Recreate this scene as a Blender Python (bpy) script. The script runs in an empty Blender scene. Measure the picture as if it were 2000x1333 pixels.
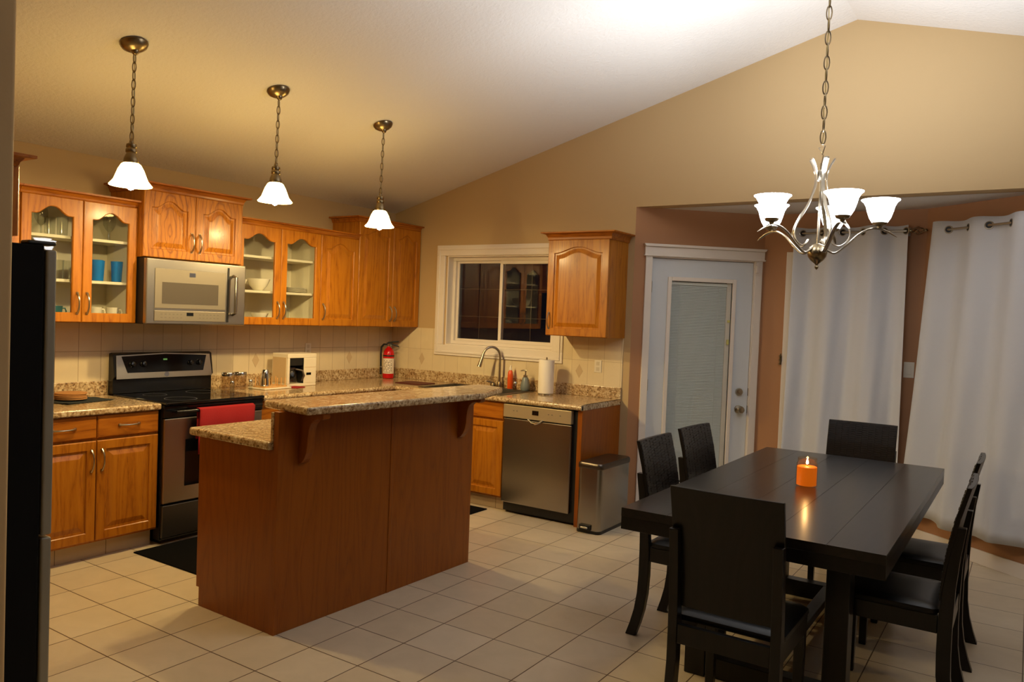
import bpy, bmesh, math, random
from mathutils import Vector, Matrix
random.seed(7)
PI = math.pi
sc = bpy.context.scene
COL = sc.collection
# ---------------------------------------------------------------- camera, world, exposure
F_PX = 1532.978
cam_d = bpy.data.cameras.new('camera'); cam = bpy.data.objects.new('camera', cam_d); COL.objects.link(cam)
cam_d.sensor_width = 36.0; cam_d.lens = F_PX * 36.0 / 2000.0; cam_d.clip_start = 0.05; cam_d.clip_end = 60
def cam_axes(yaw, pitch, roll):
    y, p, r = (math.radians(a) for a in (yaw, pitch, roll))
    fw = Vector((-math.sin(y)*math.cos(p), math.cos(y)*math.cos(p), math.sin(p)))
    rt = Vector((math.cos(y), math.sin(y), 0)); up = rt.cross(fw)
    return math.cos(r)*rt + math.sin(r)*up, -math.sin(r)*rt + math.cos(r)*up, fw
RT, UP, FW = cam_axes(33.497, -1.80, 2.199)
M = Matrix((RT, UP, -FW)).transposed().to_4x4(); M.translation = Vector((5.138, -5.664, 1.524))
cam.matrix_world = M
sc.camera = cam
w = bpy.data.worlds.new('night'); sc.world = w; w.use_nodes = True
w.node_tree.nodes['Background'].inputs[0].default_value = (0.012, 0.016, 0.03, 1)
w.node_tree.nodes['Background'].inputs[1].default_value = 0.15
vs = sc.view_settings
vs.view_transform = 'Standard'; vs.look = 'None'; vs.gamma = 1.0; vs.use_curve_mapping = False
vs.exposure = 0.0
try:
    sc.cycles.use_denoising = True; sc.cycles.max_bounces = 8; sc.cycles.sample_clamp_indirect = 6.0
    sc.cycles.caustics_reflective = False; sc.cycles.caustics_refractive = False
except Exception: pass
BULB_GLOW, PEND_GLOW = 1600.0, 26.0
PEND_COL = (1.0, 0.745, 0.34)
PEND_GCOL = (1.0, 0.67, 0.21)
CHAN_W, CHAN_GLOW = 35.0, 17.5
CHAN_COL = (0.92, 0.95, 1.0)

# ---------------------------------------------------------------- materials
def srgb(r, g, b):
    f = lambda c: (c/255/12.92) if c/255 <= 0.04045 else ((c/255+0.055)/1.055)**2.4
    return (f(r), f(g), f(b), 1)
MATS = {}
def mat(name, col, rough=0.5, metal=0.0, **kw):
    m = bpy.data.materials.new(name); m.use_nodes = True
    b = m.node_tree.nodes['Principled BSDF']
    b.inputs['Base Color'].default_value = col if len(col) == 4 else (*col, 1)
    b.inputs['Roughness'].default_value = rough; b.inputs['Metallic'].default_value = metal
    for k, v in kw.items(): b.inputs[k].default_value = v
    MATS[name] = m
    return m
class NT:
    def __init__(s, m): s.m = m; s.t = m.node_tree; s.b = s.t.nodes['Principled BSDF']
    def n(s, typ, **kw):
        nd = s.t.nodes.new(typ)
        for k, v in kw.items():
            if k.startswith('i_'): nd.inputs[k[2:].replace('_', ' ')].default_value = v
            else: setattr(nd, k, v)
        return nd
    def l(s, a, b): s.t.links.new(a, b)
    def ramp(s, fac, stops):
        r = s.n('ShaderNodeValToRGB'); e = r.color_ramp.elements
        e[0].position, e[0].color = stops[0]; e[1].position, e[1].color = stops[-1]
        for p, c in stops[1:-1]:
            x = e.new(p); x.color = c
        s.l(fac, r.inputs[0]); return r.outputs[0]
    def bump(s, h, strength=0.2, dist=0.002):
        b = s.n('ShaderNodeBump'); b.inputs['Strength'].default_value = strength; b.inputs['Distance'].default_value = dist
        s.l(h, b.inputs['Height']); s.l(b.outputs[0], s.b.inputs['Normal'])
    def coords(s, kind='Object', scale=(1, 1, 1), loc=(0, 0, 0), rnd=False):
        tc = s.n('ShaderNodeTexCoord'); mp = s.n('ShaderNodeMapping')
        mp.inputs['Scale'].default_value = scale; mp.inputs['Location'].default_value = loc
        s.l(tc.outputs[kind], mp.inputs[0])
        if rnd:
            oi = s.n('ShaderNodeObjectInfo'); va = s.n('ShaderNodeVectorMath', operation='SCALE')
            va.inputs[0].default_value = (13, 7, 5); s.l(oi.outputs['Random'], va.inputs['Scale'])
            ad = s.n('ShaderNodeVectorMath', operation='ADD'); s.l(mp.outputs[0], ad.inputs[0]); s.l(va.outputs[0], ad.inputs[1])
            return ad.outputs[0]
        return mp.outputs[0]
def noise(nt, vec, scale, detail=3, rough=0.5, dist=0.0):
    n = nt.n('ShaderNodeTexNoise'); n.inputs['Scale'].default_value = scale; n.inputs['Detail'].default_value = detail
    n.inputs['Roughness'].default_value = rough; n.inputs['Distortion'].default_value = dist
    nt.l(vec, n.inputs['Vector']); return n.outputs['Fac']
def paint(name, col, rough=0.75, tex=0.25, sc_=90, dist=0.002):
    m = mat(name, col, rough); nt = NT(m)
    nt.bump(noise(nt, nt.coords('Object'), sc_, 3), tex, dist); return m
def wood(name, c_dark, c_mid, c_light, axis='z', rough=0.40, coat=0.22, bump=0.16):
    m = mat(name, c_mid, rough); nt = NT(m); nt.b.inputs['Coat Weight'].default_value = coat; nt.b.inputs['Specular IOR Level'].default_value = 0.35; nt.b.inputs['Coat Roughness'].default_value = 0.18
    s = {'z': (1, 1, 0.10), 'x': (0.10, 1, 1), 'y': (1, 0.10, 1)}[axis]
    v = nt.coords('Object', s, rnd=True)
    n1 = noise(nt, v, 7.0, 2, 0.5, 0.3)
    mul = nt.n('ShaderNodeMath', operation='MULTIPLY'); mul.inputs[1].default_value = 9.0; nt.l(n1, mul.inputs[0])
    fr = nt.n('ShaderNodeMath', operation='PINGPONG'); fr.inputs[1].default_value = 0.5; nt.l(mul.outputs[0], fr.inputs[0])
    n2 = noise(nt, v, 160.0, 3, 0.6)
    a = nt.n('ShaderNodeMath', operation='MULTIPLY_ADD'); a.inputs[1].default_value = 0.9; nt.l(fr.outputs[0], a.inputs[0])
    b2 = nt.n('ShaderNodeMath', operation='MULTIPLY'); b2.inputs[1].default_value = 0.75; nt.l(n2, b2.inputs[0]); nt.l(b2.outputs[0], a.inputs[2])
    c = nt.ramp(a.outputs[0], [(0.28, c_dark), (0.46, c_mid), (0.80, c_light)])
    nt.l(c, nt.b.inputs['Base Color']); nt.bump(n2, bump, 0.001); return m
wall_m = paint('beige wall paint', srgb(188, 160, 116), 0.75, 0.12)
nook_m = paint('terracotta wall paint', srgb(172, 124, 86), 0.7, 0.12)
ceil_m = mat('white textured ceiling', srgb(226, 222, 216), 0.85); nt = NT(ceil_m)
v = nt.coords('Object'); nt.bump(noise(nt, v, 42, 4, 0.55, 0.4), 0.7, 0.006)
trim_m = paint('white trim paint', srgb(226, 216, 205), 0.4, 0.03)
doorw_m = paint('white door paint', srgb(208, 212, 216), 0.35, 0.03)
oak = wood('honey oak', srgb(140, 78, 9), srgb(168, 100, 15), srgb(180, 112, 22))
oak_x = wood('honey oak horizontal grain', srgb(120, 62, 8), srgb(158, 88, 14), srgb(176, 104, 22), axis='x')
oak_p = wood('oak panel veneer', srgb(130, 66, 5), srgb(142, 74, 7), srgb(150, 80, 9), rough=0.42, coat=0.15, bump=0.06)
def cathedral(name):
    m = wood(name, srgb(140, 78, 9), srgb(168, 100, 15), srgb(180, 112, 22), bump=0.3); nt = NT(m)
    tc = nt.n('ShaderNodeTexCoord'); mp = nt.n('ShaderNodeMapping'); mp.inputs['Location'].default_value = (-.5, 0, -.42); nt.l(tc.outputs['Generated'], mp.inputs[0])
    m2 = nt.n('ShaderNodeMapping'); m2.inputs['Scale'].default_value = (1.0, 0.0, .32); nt.l(mp.outputs[0], m2.inputs[0])
    ns = nt.n('ShaderNodeTexNoise'); ns.inputs['Scale'].default_value = 4.0; ns.inputs['Detail'].default_value = 3; nt.l(mp.outputs[0], ns.inputs['Vector'])
    ln = nt.n('ShaderNodeVectorMath', operation='LENGTH'); nt.l(m2.outputs[0], ln.inputs[0])
    ad = nt.n('ShaderNodeMath', operation='MULTIPLY_ADD'); ad.inputs[1].default_value = .10; nt.l(ns.outputs['Fac'], ad.inputs[0]); nt.l(ln.outputs['Value'], ad.inputs[2])
    mu = nt.n('ShaderNodeMath', operation='MULTIPLY'); mu.inputs[1].default_value = 26; nt.l(ad.outputs[0], mu.inputs[0])
    pp = nt.n('ShaderNodeMath', operation='PINGPONG'); pp.inputs[1].default_value = 1; nt.l(mu.outputs[0], pp.inputs[0])
    r = nt.ramp(pp.outputs[0], [(0.0, (.50, .42, .32, 1)), (0.38, (1, 1, 1, 1))])
    src = nt.b.inputs['Base Color'].links[0].from_socket
    mx = nt.n('ShaderNodeMix', data_type='RGBA', blend_type='MULTIPLY'); mx.inputs['Factor'].default_value = .85
    nt.l(src, mx.inputs['A']); nt.l(r, mx.inputs['B']); nt.l(mx.outputs['Result'], nt.b.inputs['Base Color']); return m
oak_c = cathedral('honey oak cathedral grain')
mel = mat('white melamine', srgb(216, 208, 186), 0.45)
espresso = wood('espresso stained wood', srgb(7, 5, 5), srgb(12, 9, 8), srgb(18, 13, 12), rough=0.33, coat=0.12, bump=0.2)
esp_y = wood('espresso table top wood', srgb(15, 12, 11), srgb(23, 19, 17), srgb(31, 25, 23), axis='y', rough=0.30, coat=0.35, bump=0.10)
# carved chair back: staggered little blocks
carved = mat('carved espresso blocks', srgb(17, 13, 12), 0.3); nt = NT(carved)
tc = nt.n('ShaderNodeTexCoord'); sx = nt.n('ShaderNodeSeparateXYZ'); nt.l(tc.outputs['Object'], sx.inputs[0])
cx = nt.n('ShaderNodeCombineXYZ'); nt.l(sx.outputs['Z'], cx.inputs['X']); nt.l(sx.outputs['X'], cx.inputs['Y'])
bk = nt.n('ShaderNodeTexBrick'); bk.inputs['Scale'].default_value = 1; bk.inputs['Brick Width'].default_value = 0.013
bk.inputs['Row Height'].default_value = 0.030; bk.inputs['Mortar Size'].default_value = 0.0016; bk.inputs['Mortar Smooth'].default_value = 0.6
bk.inputs['Color1'].default_value = (1, 1, 1, 1); bk.inputs['Color2'].default_value = (.55, .55, .55, 1); bk.inputs['Mortar'].default_value = (0, 0, 0, 1)
bk.inputs['Color1'].default_value = srgb(38, 31, 28); bk.inputs['Color2'].default_value = srgb(20, 16, 15); bk.inputs['Mortar'].default_value = srgb(5, 4, 4)
nt.l(bk.outputs['Color'], nt.b.inputs['Base Color'])
nt.l(cx.outputs[0], bk.inputs['Vector']); iv = nt.n('ShaderNodeMath', operation='SUBTRACT'); iv.inputs[0].default_value = 1; nt.l(bk.outputs['Fac'], iv.inputs[1]); nt.bump(iv.outputs[0], 1.0, 0.012) if True else nt.bump(bk.outputs['Color'], 1.0, 0.02)
carved2 = mat('espresso relief blocks', srgb(24, 19, 17), 0.3)
leather = mat('black leather', (0.008, 0.008, 0.009, 1), 0.34)
leather.node_tree.nodes['Principled BSDF'].inputs['Specular IOR Level'].default_value = 0.28
# floor and wall tiles
def tile(name, ax, org, wdt, hgt, mortar, c1, c2, cg, rough, mott, bumpd=0.0012):
    m = mat(name, c1, rough); nt = NT(m)
    g = nt.n('ShaderNodeNewGeometry'); s = nt.n('ShaderNodeSeparateXYZ'); nt.l(g.outputs['Position'], s.inputs[0])
    c = nt.n('ShaderNodeCombineXYZ')
    for k, o, i in ((ax[0], org[0], 'X'), (ax[1], org[1], 'Y')):
        sub = nt.n('ShaderNodeMath', operation='SUBTRACT'); sub.inputs[1].default_value = o
        nt.l(s.outputs[k], sub.inputs[0]); nt.l(sub.outputs[0], c.inputs[i])
    b = nt.n('ShaderNodeTexBrick'); b.offset = 0.0; b.squash = 1.0
    for k, v in (('Scale', 1), ('Brick Width', wdt), ('Row Height', hgt), ('Mortar Size', mortar), ('Mortar Smooth', 0.2), ('Bias', 0)): b.inputs[k].default_value = v
    b.inputs['Color1'].default_value = c1; b.inputs['Color2'].default_value = c2; b.inputs['Mortar'].default_value = cg
    nt.l(c.outputs[0], b.inputs['Vector'])
    n = noise(nt, g.outputs['Position'], 5.5, 5, 0.6, 0.8)
    r = nt.ramp(n, [(0.3, (1-mott, 1-mott, 1-mott*1.15, 1)), (0.7, (1, 1, 1, 1))])
    mx = nt.n('ShaderNodeMix', data_type='RGBA', blend_type='MULTIPLY'); mx.inputs['Factor'].default_value = 1
    nt.l(b.outputs['Color'], mx.inputs['A']); nt.l(r, mx.inputs['B']); nt.l(mx.outputs['Result'], nt.b.inputs['Base Color'])
    iv = nt.n('ShaderNodeMath', operation='SUBTRACT'); iv.inputs[0].default_value = 1; nt.l(b.outputs['Fac'], iv.inputs[1])
    nt.bump(iv.outputs[0], 0.6, bumpd); return m
floor_m = tile('beige floor tiles', ('X', 'Y'), (1.012, -3.528), 0.2975, 0.2975, 0.0028, srgb(214, 198, 172), srgb(206, 188, 160), srgb(92, 68, 46), 0.34, 0.10)
kick_m = tile('tiled toe kick', ('Y', 'Z'), (-3.38, -0.2), 0.2975, 0.4, 0.002, srgb(190, 170, 142), srgb(182, 162, 134), srgb(90, 70, 50), 0.4, 0.08)
kickb_m = tile('tiled toe kick on window side', ('X', 'Z'), (1.66, -0.2), 0.2975, 0.4, 0.002, srgb(190, 170, 142), srgb(182, 162, 134), srgb(90, 70, 50), 0.4, 0.08)
TA = dict(c1=srgb(226, 208, 172), c2=srgb(216, 198, 164), cg=srgb(150, 124, 92))
bsA_m = tile('cream wall tiles', ('Y', 'Z'), (-2.983, 0.989), 0.1475, 0.2, 0.0014, TA['c1'], TA['c2'], TA['cg'], 0.3, 0.07, 0.001)
bsB_m = tile('cream wall tiles by window', ('X', 'Z'), (2.141, 0.989), 0.1475, 0.2, 0.0011, TA['c1'], TA['c2'], srgb(176, 150, 116), 0.3, 0.07, 0.001)
deco_m = mat('tan diamond tile inset', srgb(196, 172, 136), 0.4)
# speckled laminate
gran = mat('speckled brown laminate', srgb(170, 140, 100), 0.22); nt = NT(gran); nt.b.inputs['Coat Weight'].default_value = 0.4; nt.b.inputs['Coat Roughness'].default_value = 0.08
v = nt.coords('Object'); n1 = noise(nt, v, 70, 4, 0.7); n2 = noise(nt, v, 22, 3, 0.6, 1.0)
c1 = nt.ramp(n1, [(0.36, srgb(104, 80, 56)), (0.44, srgb(176, 148, 108)), (0.54, srgb(208, 184, 144)), (0.66, srgb(226, 212, 180))])
c2 = nt.ramp(n2, [(0.36, srgb(200, 176, 148)), (0.62, (1, 1, 1, 1))])
mx = nt.n('ShaderNodeMix', data_type='RGBA', blend_type='MULTIPLY'); mx.inputs['Factor'].default_value = 0.75
nt.l(c1, mx.inputs['A']); nt.l(c2, mx.inputs['B']); nt.l(mx.outputs['Result'], nt.b.inputs['Base Color'])
def steel(name, col, rough, axis='z'):
    m = mat(name, col, rough, 1.0); nt = NT(m)
    v = nt.coords('Object', {'z': (300, 300, 2), 'x': (2, 300, 300)}[axis])
    n = noise(nt, v, 1.0, 2); nt.bump(n, 0.05, 0.0005)
    return m
ss = steel('brushed stainless', srgb(176, 170, 160), 0.30, 'x')
ss_v = steel('brushed stainless upright', srgb(160, 156, 150), 0.26)
nickel = mat('brushed nickel', srgb(178, 168, 150), 0.28, 1.0)
nickel_d = mat('antique nickel', srgb(140, 124, 96), 0.30, 1.0)
brass = mat('pale brass chain', srgb(176, 158, 104), 0.35, 1.0)
chrome = mat('chrome', srgb(200, 200, 200), 0.12, 1.0)
blk = mat('black enamel', (0.006, 0.006, 0.007, 1), 0.18)
blk_g = mat('black ceramic glass', (0.004, 0.004, 0.005, 1), 0.06)
blk_m = mat('black matte plastic', (0.007, 0.007, 0.007, 1), 0.5)
fridge_side = mat('black textured fridge side', (0.003, 0.003, 0.0035, 1), 0.8, **{'Specular IOR Level': 0.15})
grey_d = mat('grey fridge door', srgb(136, 132, 120), 0.4, 0.2)
rug_m = mat('black rug', (0.003, 0.003, 0.0035, 1), 0.95, **{'Specular IOR Level': 0.1})
mw_face = mat('microwave grey panel', srgb(140, 131, 116), 0.4, 0.5)
mw_glass = mat('microwave grey window', srgb(96, 88, 78), 0.25, 0.3)
red_cloth = paint('red towel cloth', srgb(150, 12, 20), 0.9, 0.6, 220, 0.003)
curt_m = mat('pale grey curtain cloth', srgb(204, 206, 212), 0.72); nt = NT(curt_m)
nt.b.inputs['Sheen Weight'].default_value = 0.25
v = nt.coords('Object', (1, 1, 1)); nt.bump(noise(nt, v, 14, 4, 0.6, 0.5), 0.25, 0.006)
blue_m = mat('blue plastic tumbler', srgb(22, 128, 220), 0.25); blue_m.node_tree.nodes['Principled BSDF'].inputs['Transmission Weight'].default_value = 0.25
teal_m = mat('teal ceramic', srgb(60, 124, 138), 0.3)
white_c = mat('white ceramic', srgb(232, 226, 210), 0.2)
cream_p = mat('cream plastic', srgb(232, 220, 196), 0.35)
beige_p = mat('beige plastic side', srgb(206, 178, 136), 0.45)
paper = mat('white paper towel', srgb(236, 228, 214), 0.9)
red_p = mat('red enamel', srgb(196, 14, 18), 0.22)
darkred = mat('dark red board', srgb(84, 24, 12), 0.6)
label_m = mat('white printed label', srgb(226, 214, 196), 0.6)
ink = mat('dark print', srgb(60, 46, 40), 0.6)
inkg = mat('grey print', srgb(110, 100, 90), 0.6)
cork = mat('tan cork', srgb(176, 122, 66), 0.8)
darkcloth = mat('dark teal cloth', srgb(26, 34, 36), 0.9)
bamboo = mat('pale bamboo', srgb(206, 156, 92), 0.5)
orange_p = mat('orange liquid soap', srgb(226, 84, 24), 0.3)
greyglaze = mat('grey glazed ceramic', srgb(120, 128, 126), 0.25)
blind_m = mat('white blind slats', srgb(232, 234, 232), 0.5)
yell = mat('yellow tab', srgb(200, 190, 110), 0.5)
wax = mat('orange wax with flame glow', srgb(226, 112, 26), 0.5); wax.node_tree.nodes['Principled BSDF'].inputs['Emission Color'].default_value = srgb(255, 128, 20); wax.node_tree.nodes['Principled BSDF'].inputs['Emission Strength'].default_value = 0.42  # weak emission stands in for flame light glowing through the wax
plate_m = mat('white plastic plate', srgb(226, 216, 196), 0.4)
def emis(name, col, s):
    m = bpy.data.materials.new(name); m.use_nodes = True; t = m.node_tree; t.nodes.clear()
    e = t.nodes.new('ShaderNodeEmission'); o = t.nodes.new('ShaderNodeOutputMaterial'); e.inputs[0].default_value = (*col, 1); e.inputs[1].default_value = s
    t.links.new(e.outputs[0], o.inputs[0]); return m
def thin_glass(name, tint=(1, 1, 1), rough=0.0, ior=1.5, lay=0.0):
    m = bpy.data.materials.new(name); m.use_nodes = True; t = m.node_tree; t.nodes.clear()
    tr = t.nodes.new('ShaderNodeBsdfTransparent'); tr.inputs[0].default_value = (*tint, 1)
    g = t.nodes.new('ShaderNodeBsdfGlossy'); g.inputs['Roughness'].default_value = rough
    lw = t.nodes.new('ShaderNodeLayerWeight'); lw.inputs[0].default_value = .5; f0 = ((ior-1)/(ior+1))**2
    pw = t.nodes.new('ShaderNodeMath'); pw.operation = 'POWER'; pw.inputs[1].default_value = 5; t.links.new(lw.outputs['Facing'], pw.inputs[0])
    f = t.nodes.new('ShaderNodeMath'); f.operation = 'MULTIPLY_ADD'; f.inputs[1].default_value = 1-f0; f.inputs[2].default_value = f0; t.links.new(pw.outputs[0], f.inputs[0])
    a = t.nodes.new('ShaderNodeMath'); a.operation = 'ADD'; a.inputs[1].default_value = lay; a.use_clamp = True
    mx = t.nodes.new('ShaderNodeMixShader'); o = t.nodes.new('ShaderNodeOutputMaterial')
    L = t.links.new; L(f.outputs[0], a.inputs[0]); L(a.outputs[0], mx.inputs[0]); L(tr.outputs[0], mx.inputs[1]); L(g.outputs[0], mx.inputs[2]); L(mx.outputs[0], o.inputs[0])
    return m
glass = thin_glass('clear pane', (0.98, 0.99, 0.98), 0.0, 1.45)
glass_w = thin_glass('clear glassware', (0.86, 0.88, 0.86), 0.03, 1.5, 0.05)
win_glass = thin_glass('window glass', (0.9, 0.9, 0.9), 0.0, 1.55, 0.02)
smoke_g = thin_glass('brown glass', (0.82, 0.74, 0.64), 0.03, 1.5, 0.05)
jar_g = thin_glass('candle jar glass', (1, 0.85, 0.7), 0.02, 1.45, 0.03)
pend_glow = emis('lit frosted glass shade', PEND_GCOL, PEND_GLOW)
chan_glow = emis('lit white glass bell', CHAN_COL, CHAN_GLOW)
flame_m = emis('candle flame', (1.0, 0.62, 0.22), 60)
lcd = emis('green clock digits', (0.3, 0.6, 0.15), 0.35)

# ---------------------------------------------------------------- mesh helpers
class MB:
    def __init__(s): s.bm = bmesh.new(); s.mi = 0
    def _f(s, vs):
        try: f = s.bm.faces.new(vs); f.material_index = s.mi; return f
        except ValueError: return None
    def box(s, x0, x1, y0, y1, z0, z1):
        if x0 > x1: x0, x1 = x1, x0
        if y0 > y1: y0, y1 = y1, y0
        if z0 > z1: z0, z1 = z1, z0
        v = [s.bm.verts.new((x, y, z)) for z in (z0, z1) for y in (y0, y1) for x in (x0, x1)]
        for q in ((0, 2, 3, 1), (4, 5, 7, 6), (0, 1, 5, 4), (2, 6, 7, 3), (0, 4, 6, 2), (1, 3, 7, 5)): s._f([v[i] for i in q])
        return s
    def hexa(s, p):   # 8 points, bottom 4 ccw then top 4 ccw
        v = [s.bm.verts.new(q) for q in p]
        for q in ((3, 2, 1, 0), (4, 5, 6, 7), (0, 1, 5, 4), (1, 2, 6, 5), (2, 3, 7, 6), (3, 0, 4, 7)): s._f([v[i] for i in q])
        return s
    def prism(s, poly, a, b, f):   # poly of 2D points, f(u,v,w)->xyz, between w=a and w=b
        A = [s.bm.verts.new(f(u, v, a)) for u, v in poly]; B = [s.bm.verts.new(f(u, v, b)) for u, v in poly]
        n = len(poly); s._f(A[::-1]); s._f(B)
        for i in range(n): s._f([A[i], A[(i+1) % n], B[(i+1) % n], B[i]])
        return s
    def loops(s, Ls, cap0=True, cap1=True):
        R = [[s.bm.verts.new(p) for p in L] for L in Ls]; n = len(R[0])
        for a, b in zip(R, R[1:]):
            for i in range(n): s._f([a[i], a[(i+1) % n], b[(i+1) % n], b[i]])
        if cap0: s._f(R[0][::-1])
        if cap1: s._f(R[-1])
        return s
    def lathe(s, prof, c=(0, 0, 0), seg=24, cap=True, rot=None):
        Ls = []
        for r, z in prof:
            L = []
            for i in range(seg):
                a = 2*PI*i/seg; p = Vector((max(r, 1e-4)*math.cos(a), max(r, 1e-4)*math.sin(a), z))
                if rot: p = rot @ p
                L.append(p + Vector(c))
            Ls.append(L)
        return s.loops(Ls, cap, cap)
    def tube(s, pts, r, seg=8, flat=None, closed=False):
        pts = [Vector(p) for p in pts]; n = len(pts); R = r if isinstance(r, (list, tuple)) else [r]*n
        up = None; Ls = []
        for i, p in enumerate(pts):
            if closed: t = (pts[(i+1) % n] - pts[i-1])
            else: t = pts[min(i+1, n-1)] - pts[max(i-1, 0)]
            t.normalize()
            if up is None:
                up = Vector((0, 0, 1)) if abs(t.z) < 0.9 else Vector((1, 0, 0))
                if flat is not None: up = Vector(flat[0])
            up = (up - t*up.dot(t)); 
            if up.length < 1e-6: up = Vector((0, 1, 0))
            up.normalize(); sd = t.cross(up)
            fu, fs = (1, 1) if flat is None else flat[1]
            Ls.append([p + up*(R[i]*fu*math.sin(2*PI*k/seg)) + sd*(R[i]*fs*math.cos(2*PI*k/seg)) for k in range(seg)])
        if closed:
            V = [[s.bm.verts.new(q) for q in L] for L in Ls]
            for i in range(n):
                a, b = V[i], V[(i+1) % n]
                for k in range(seg): s._f([a[k], a[(k+1) % seg], b[(k+1) % seg], b[k]])
        else: s.loops(Ls)
        return s
    def build(s, name, mats, parent=None, smooth=False, bevel=0.0, seg=2, solid=0.0):
        bmesh.ops.recalc_face_normals(s.bm, faces=s.bm.faces[:])
        me = bpy.data.meshes.new(name); s.bm.to_mesh(me); s.bm.free()
        for m in (mats if isinstance(mats, (list, tuple)) else [mats]): me.materials.append(m)
        if smooth:
            for p in me.polygons: p.use_smooth = True
            try: me.set_sharp_from_angle(angle=math.radians(40))
            except Exception: pass
        o = bpy.data.objects.new(name, me); COL.objects.link(o)
        if parent: o.parent = parent
        if solid:
            md = o.modifiers.new('solid', 'SOLIDIFY'); md.thickness = solid; md.offset = 0
        if bevel:
            md = o.modifiers.new('bevel', 'BEVEL'); md.width = bevel; md.segments = seg; md.limit_method = 'ANGLE'; md.angle_limit = math.radians(35)
            if smooth is False:
                for p in me.polygons: p.use_smooth = False
        return o
def thing(name, label, cat, loc=(0, 0, 0), rz=0.0, group=None):
    o = bpy.data.objects.new(name, None); COL.objects.link(o); o.location = loc; o.rotation_euler = (0, 0, rz)
    o.empty_display_size = 0.05
    o['label'] = label; o['category'] = cat
    if group: o['group'] = group
    return o
def tag(o, label, cat, group=None):
    o['label'] = label; o['category'] = cat
    if group: o['group'] = group
    return o
def struct(o, label=None):
    o['kind'] = 'structure'
    if label: o['label'] = label
    return o
def dup(root, loc=None, rz=None, label=None, group=None):
    r = root.copy(); COL.objects.link(r)
    if loc is not None: r.location = loc
    if rz is not None: r.rotation_euler = (0, 0, rz)
    if label: r['label'] = label
    if group: r['group'] = group
    for ch in list(root.children):
        c = ch.copy(); COL.objects.link(c); c.parent = r
        for g in list(ch.children):
            d = g.copy(); COL.objects.link(d); d.parent = c
    return r

# ---------------------------------------------------------------- room shell
XR, ZR, ZA = 4.061, 3.597, 2.465
SL = (ZR - ZA)/XR; XE = 2*XR; ZH = 2.417; YB = -9.0
P1, P2, P3, P4 = Vector((2.509, 0)), Vector((3.311, .731)), Vector((4.467, .731)), Vector((5.42, 0))
struct(MB().box(-.15, XE+.15, YB-.15, 1.3, -.1, 0).build('floor', floor_m), 'beige square ceramic tile floor')
m = MB()
xz = lambda u, v, w: (u, w, v)
m.prism([(-.15, ZA-.15*SL), (XR, ZR), (XR, ZR+.12), (-.15, ZA-.15*SL+.12)], YB-.15, .15, xz)
m.prism([(XE+.15, ZA-.15*SL), (XE+.15, ZA-.15*SL+.12), (XR, ZR+.12), (XR, ZR)], YB-.15, .15, xz)
struct(m.build('ceiling', ceil_m), 'white textured vaulted ceiling')
m = MB()
WX0, WX1, WZ0, WZ1 = .652, 1.80, 1.24, 2.055
m.box(0, WX0, 0, .15, 0, WZ1); m.box(WX1, P1.x, 0, .15, 0, WZ1); m.box(WX0, WX1, 0, .15, 0, WZ0)
m.prism([(0, WZ1), (P1.x, WZ1), (P1.x, ZH), (P4.x, ZH), (P4.x, WZ1), (XE, WZ1), (XE, ZA), (XR, ZR), (0, ZA)], 0, .15, xz)
m.box(P4.x, XE, 0, .15, 0, WZ1)
struct(m.build('wall_back', wall_m), 'beige gable wall with the kitchen window')
struct(MB().box(-.15, 0, YB, .15, 0, ZA).build('wall_left', wall_m), 'beige wall behind the stove')
struct(MB().box(XE, XE+.15, YB, .15, 0, ZA).build('wall_right', wall_m))
struct(MB().prism([(0, 0), (XE, 0), (XE, ZA), (XR, ZR), (0, ZA)], YB-.15, YB, xz).build('wall_front', wall_m))
# wall behind the fridge and its stub in the foreground
xs = 2.24
struct(MB().prism([(0, 0), (xs+.12, 0), (xs+.12, ZA+SL*(xs+.12)), (0, ZA)], -5.12, -4.98, xz).build('wall_kitchen', wall_m))
m = MB(); m.prism([(xs, 0), (xs+.12, 0), (xs+.12, ZA+SL*(xs+.12)), (xs, ZA+SL*xs)], -8.0, -4.429, xz)
struct(m.build('wall_stub', wall_m, bevel=.012, seg=4), 'brown wall end in the foreground beside the fridge')
# nook walls
def seg_frame(A, B):
    t = (B-A).normalized(); n = Vector((t.y, -t.x)); return t, n
def seg_f(A, B):   # (t along, z up, w out of the wall into the room)
    t, n = seg_frame(A, B)
    return lambda u, v, w: (A.x+t.x*u+n.x*w, A.y+t.y*u+n.y*w, v)
LD, LM, LR = (P2-P1).length, (P3-P2).length, (P4-P3).length
fD, fM, fR = seg_f(P1, P2), seg_f(P2, P3), seg_f(P3, P4)
def wbox(m, f, u0, u1, z0, z1, w0, w1):
    m.prism([(u0, z0), (u1, z0), (u1, z1), (u0, z1)], w0, w1, f); return m
m = MB()
wbox(m, fD, 0, .128, 0, ZH, -.14, 0); wbox(m, fD, 1.02, LD+.06, 0, ZH, -.14, 0); wbox(m, fD, .128, 1.02, 2.045, ZH, -.14, 0)
struct(m.build('wall_door', nook_m), 'terracotta nook wall around the white door')
m = MB(); wbox(m, fM, 0, LM, 0, ZH, -.14, 0)
struct(m.build('wall_nook', nook_m), 'terracotta nook wall behind the left curtain')
m = MB(); wbox(m, fR, -.06, LR+.1, 0, ZH, -.14, 0)
struct(m.build('wall_nook_right', nook_m), 'terracotta nook wall behind the right curtain')
m = MB(); m.prism([(P1.x-.1, .14), (P4.x+.1, .14), (P4.x+.1, .3), (P3.x+.15, 1.0), (P2.x-.15, 1.0), (P1.x-.1, .3)], ZH, ZH+.1, lambda u, v, w: (u, v, w))
struct(m.build('ceiling_nook', ceil_m), 'flat lowered ceiling over the dining nook')
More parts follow.
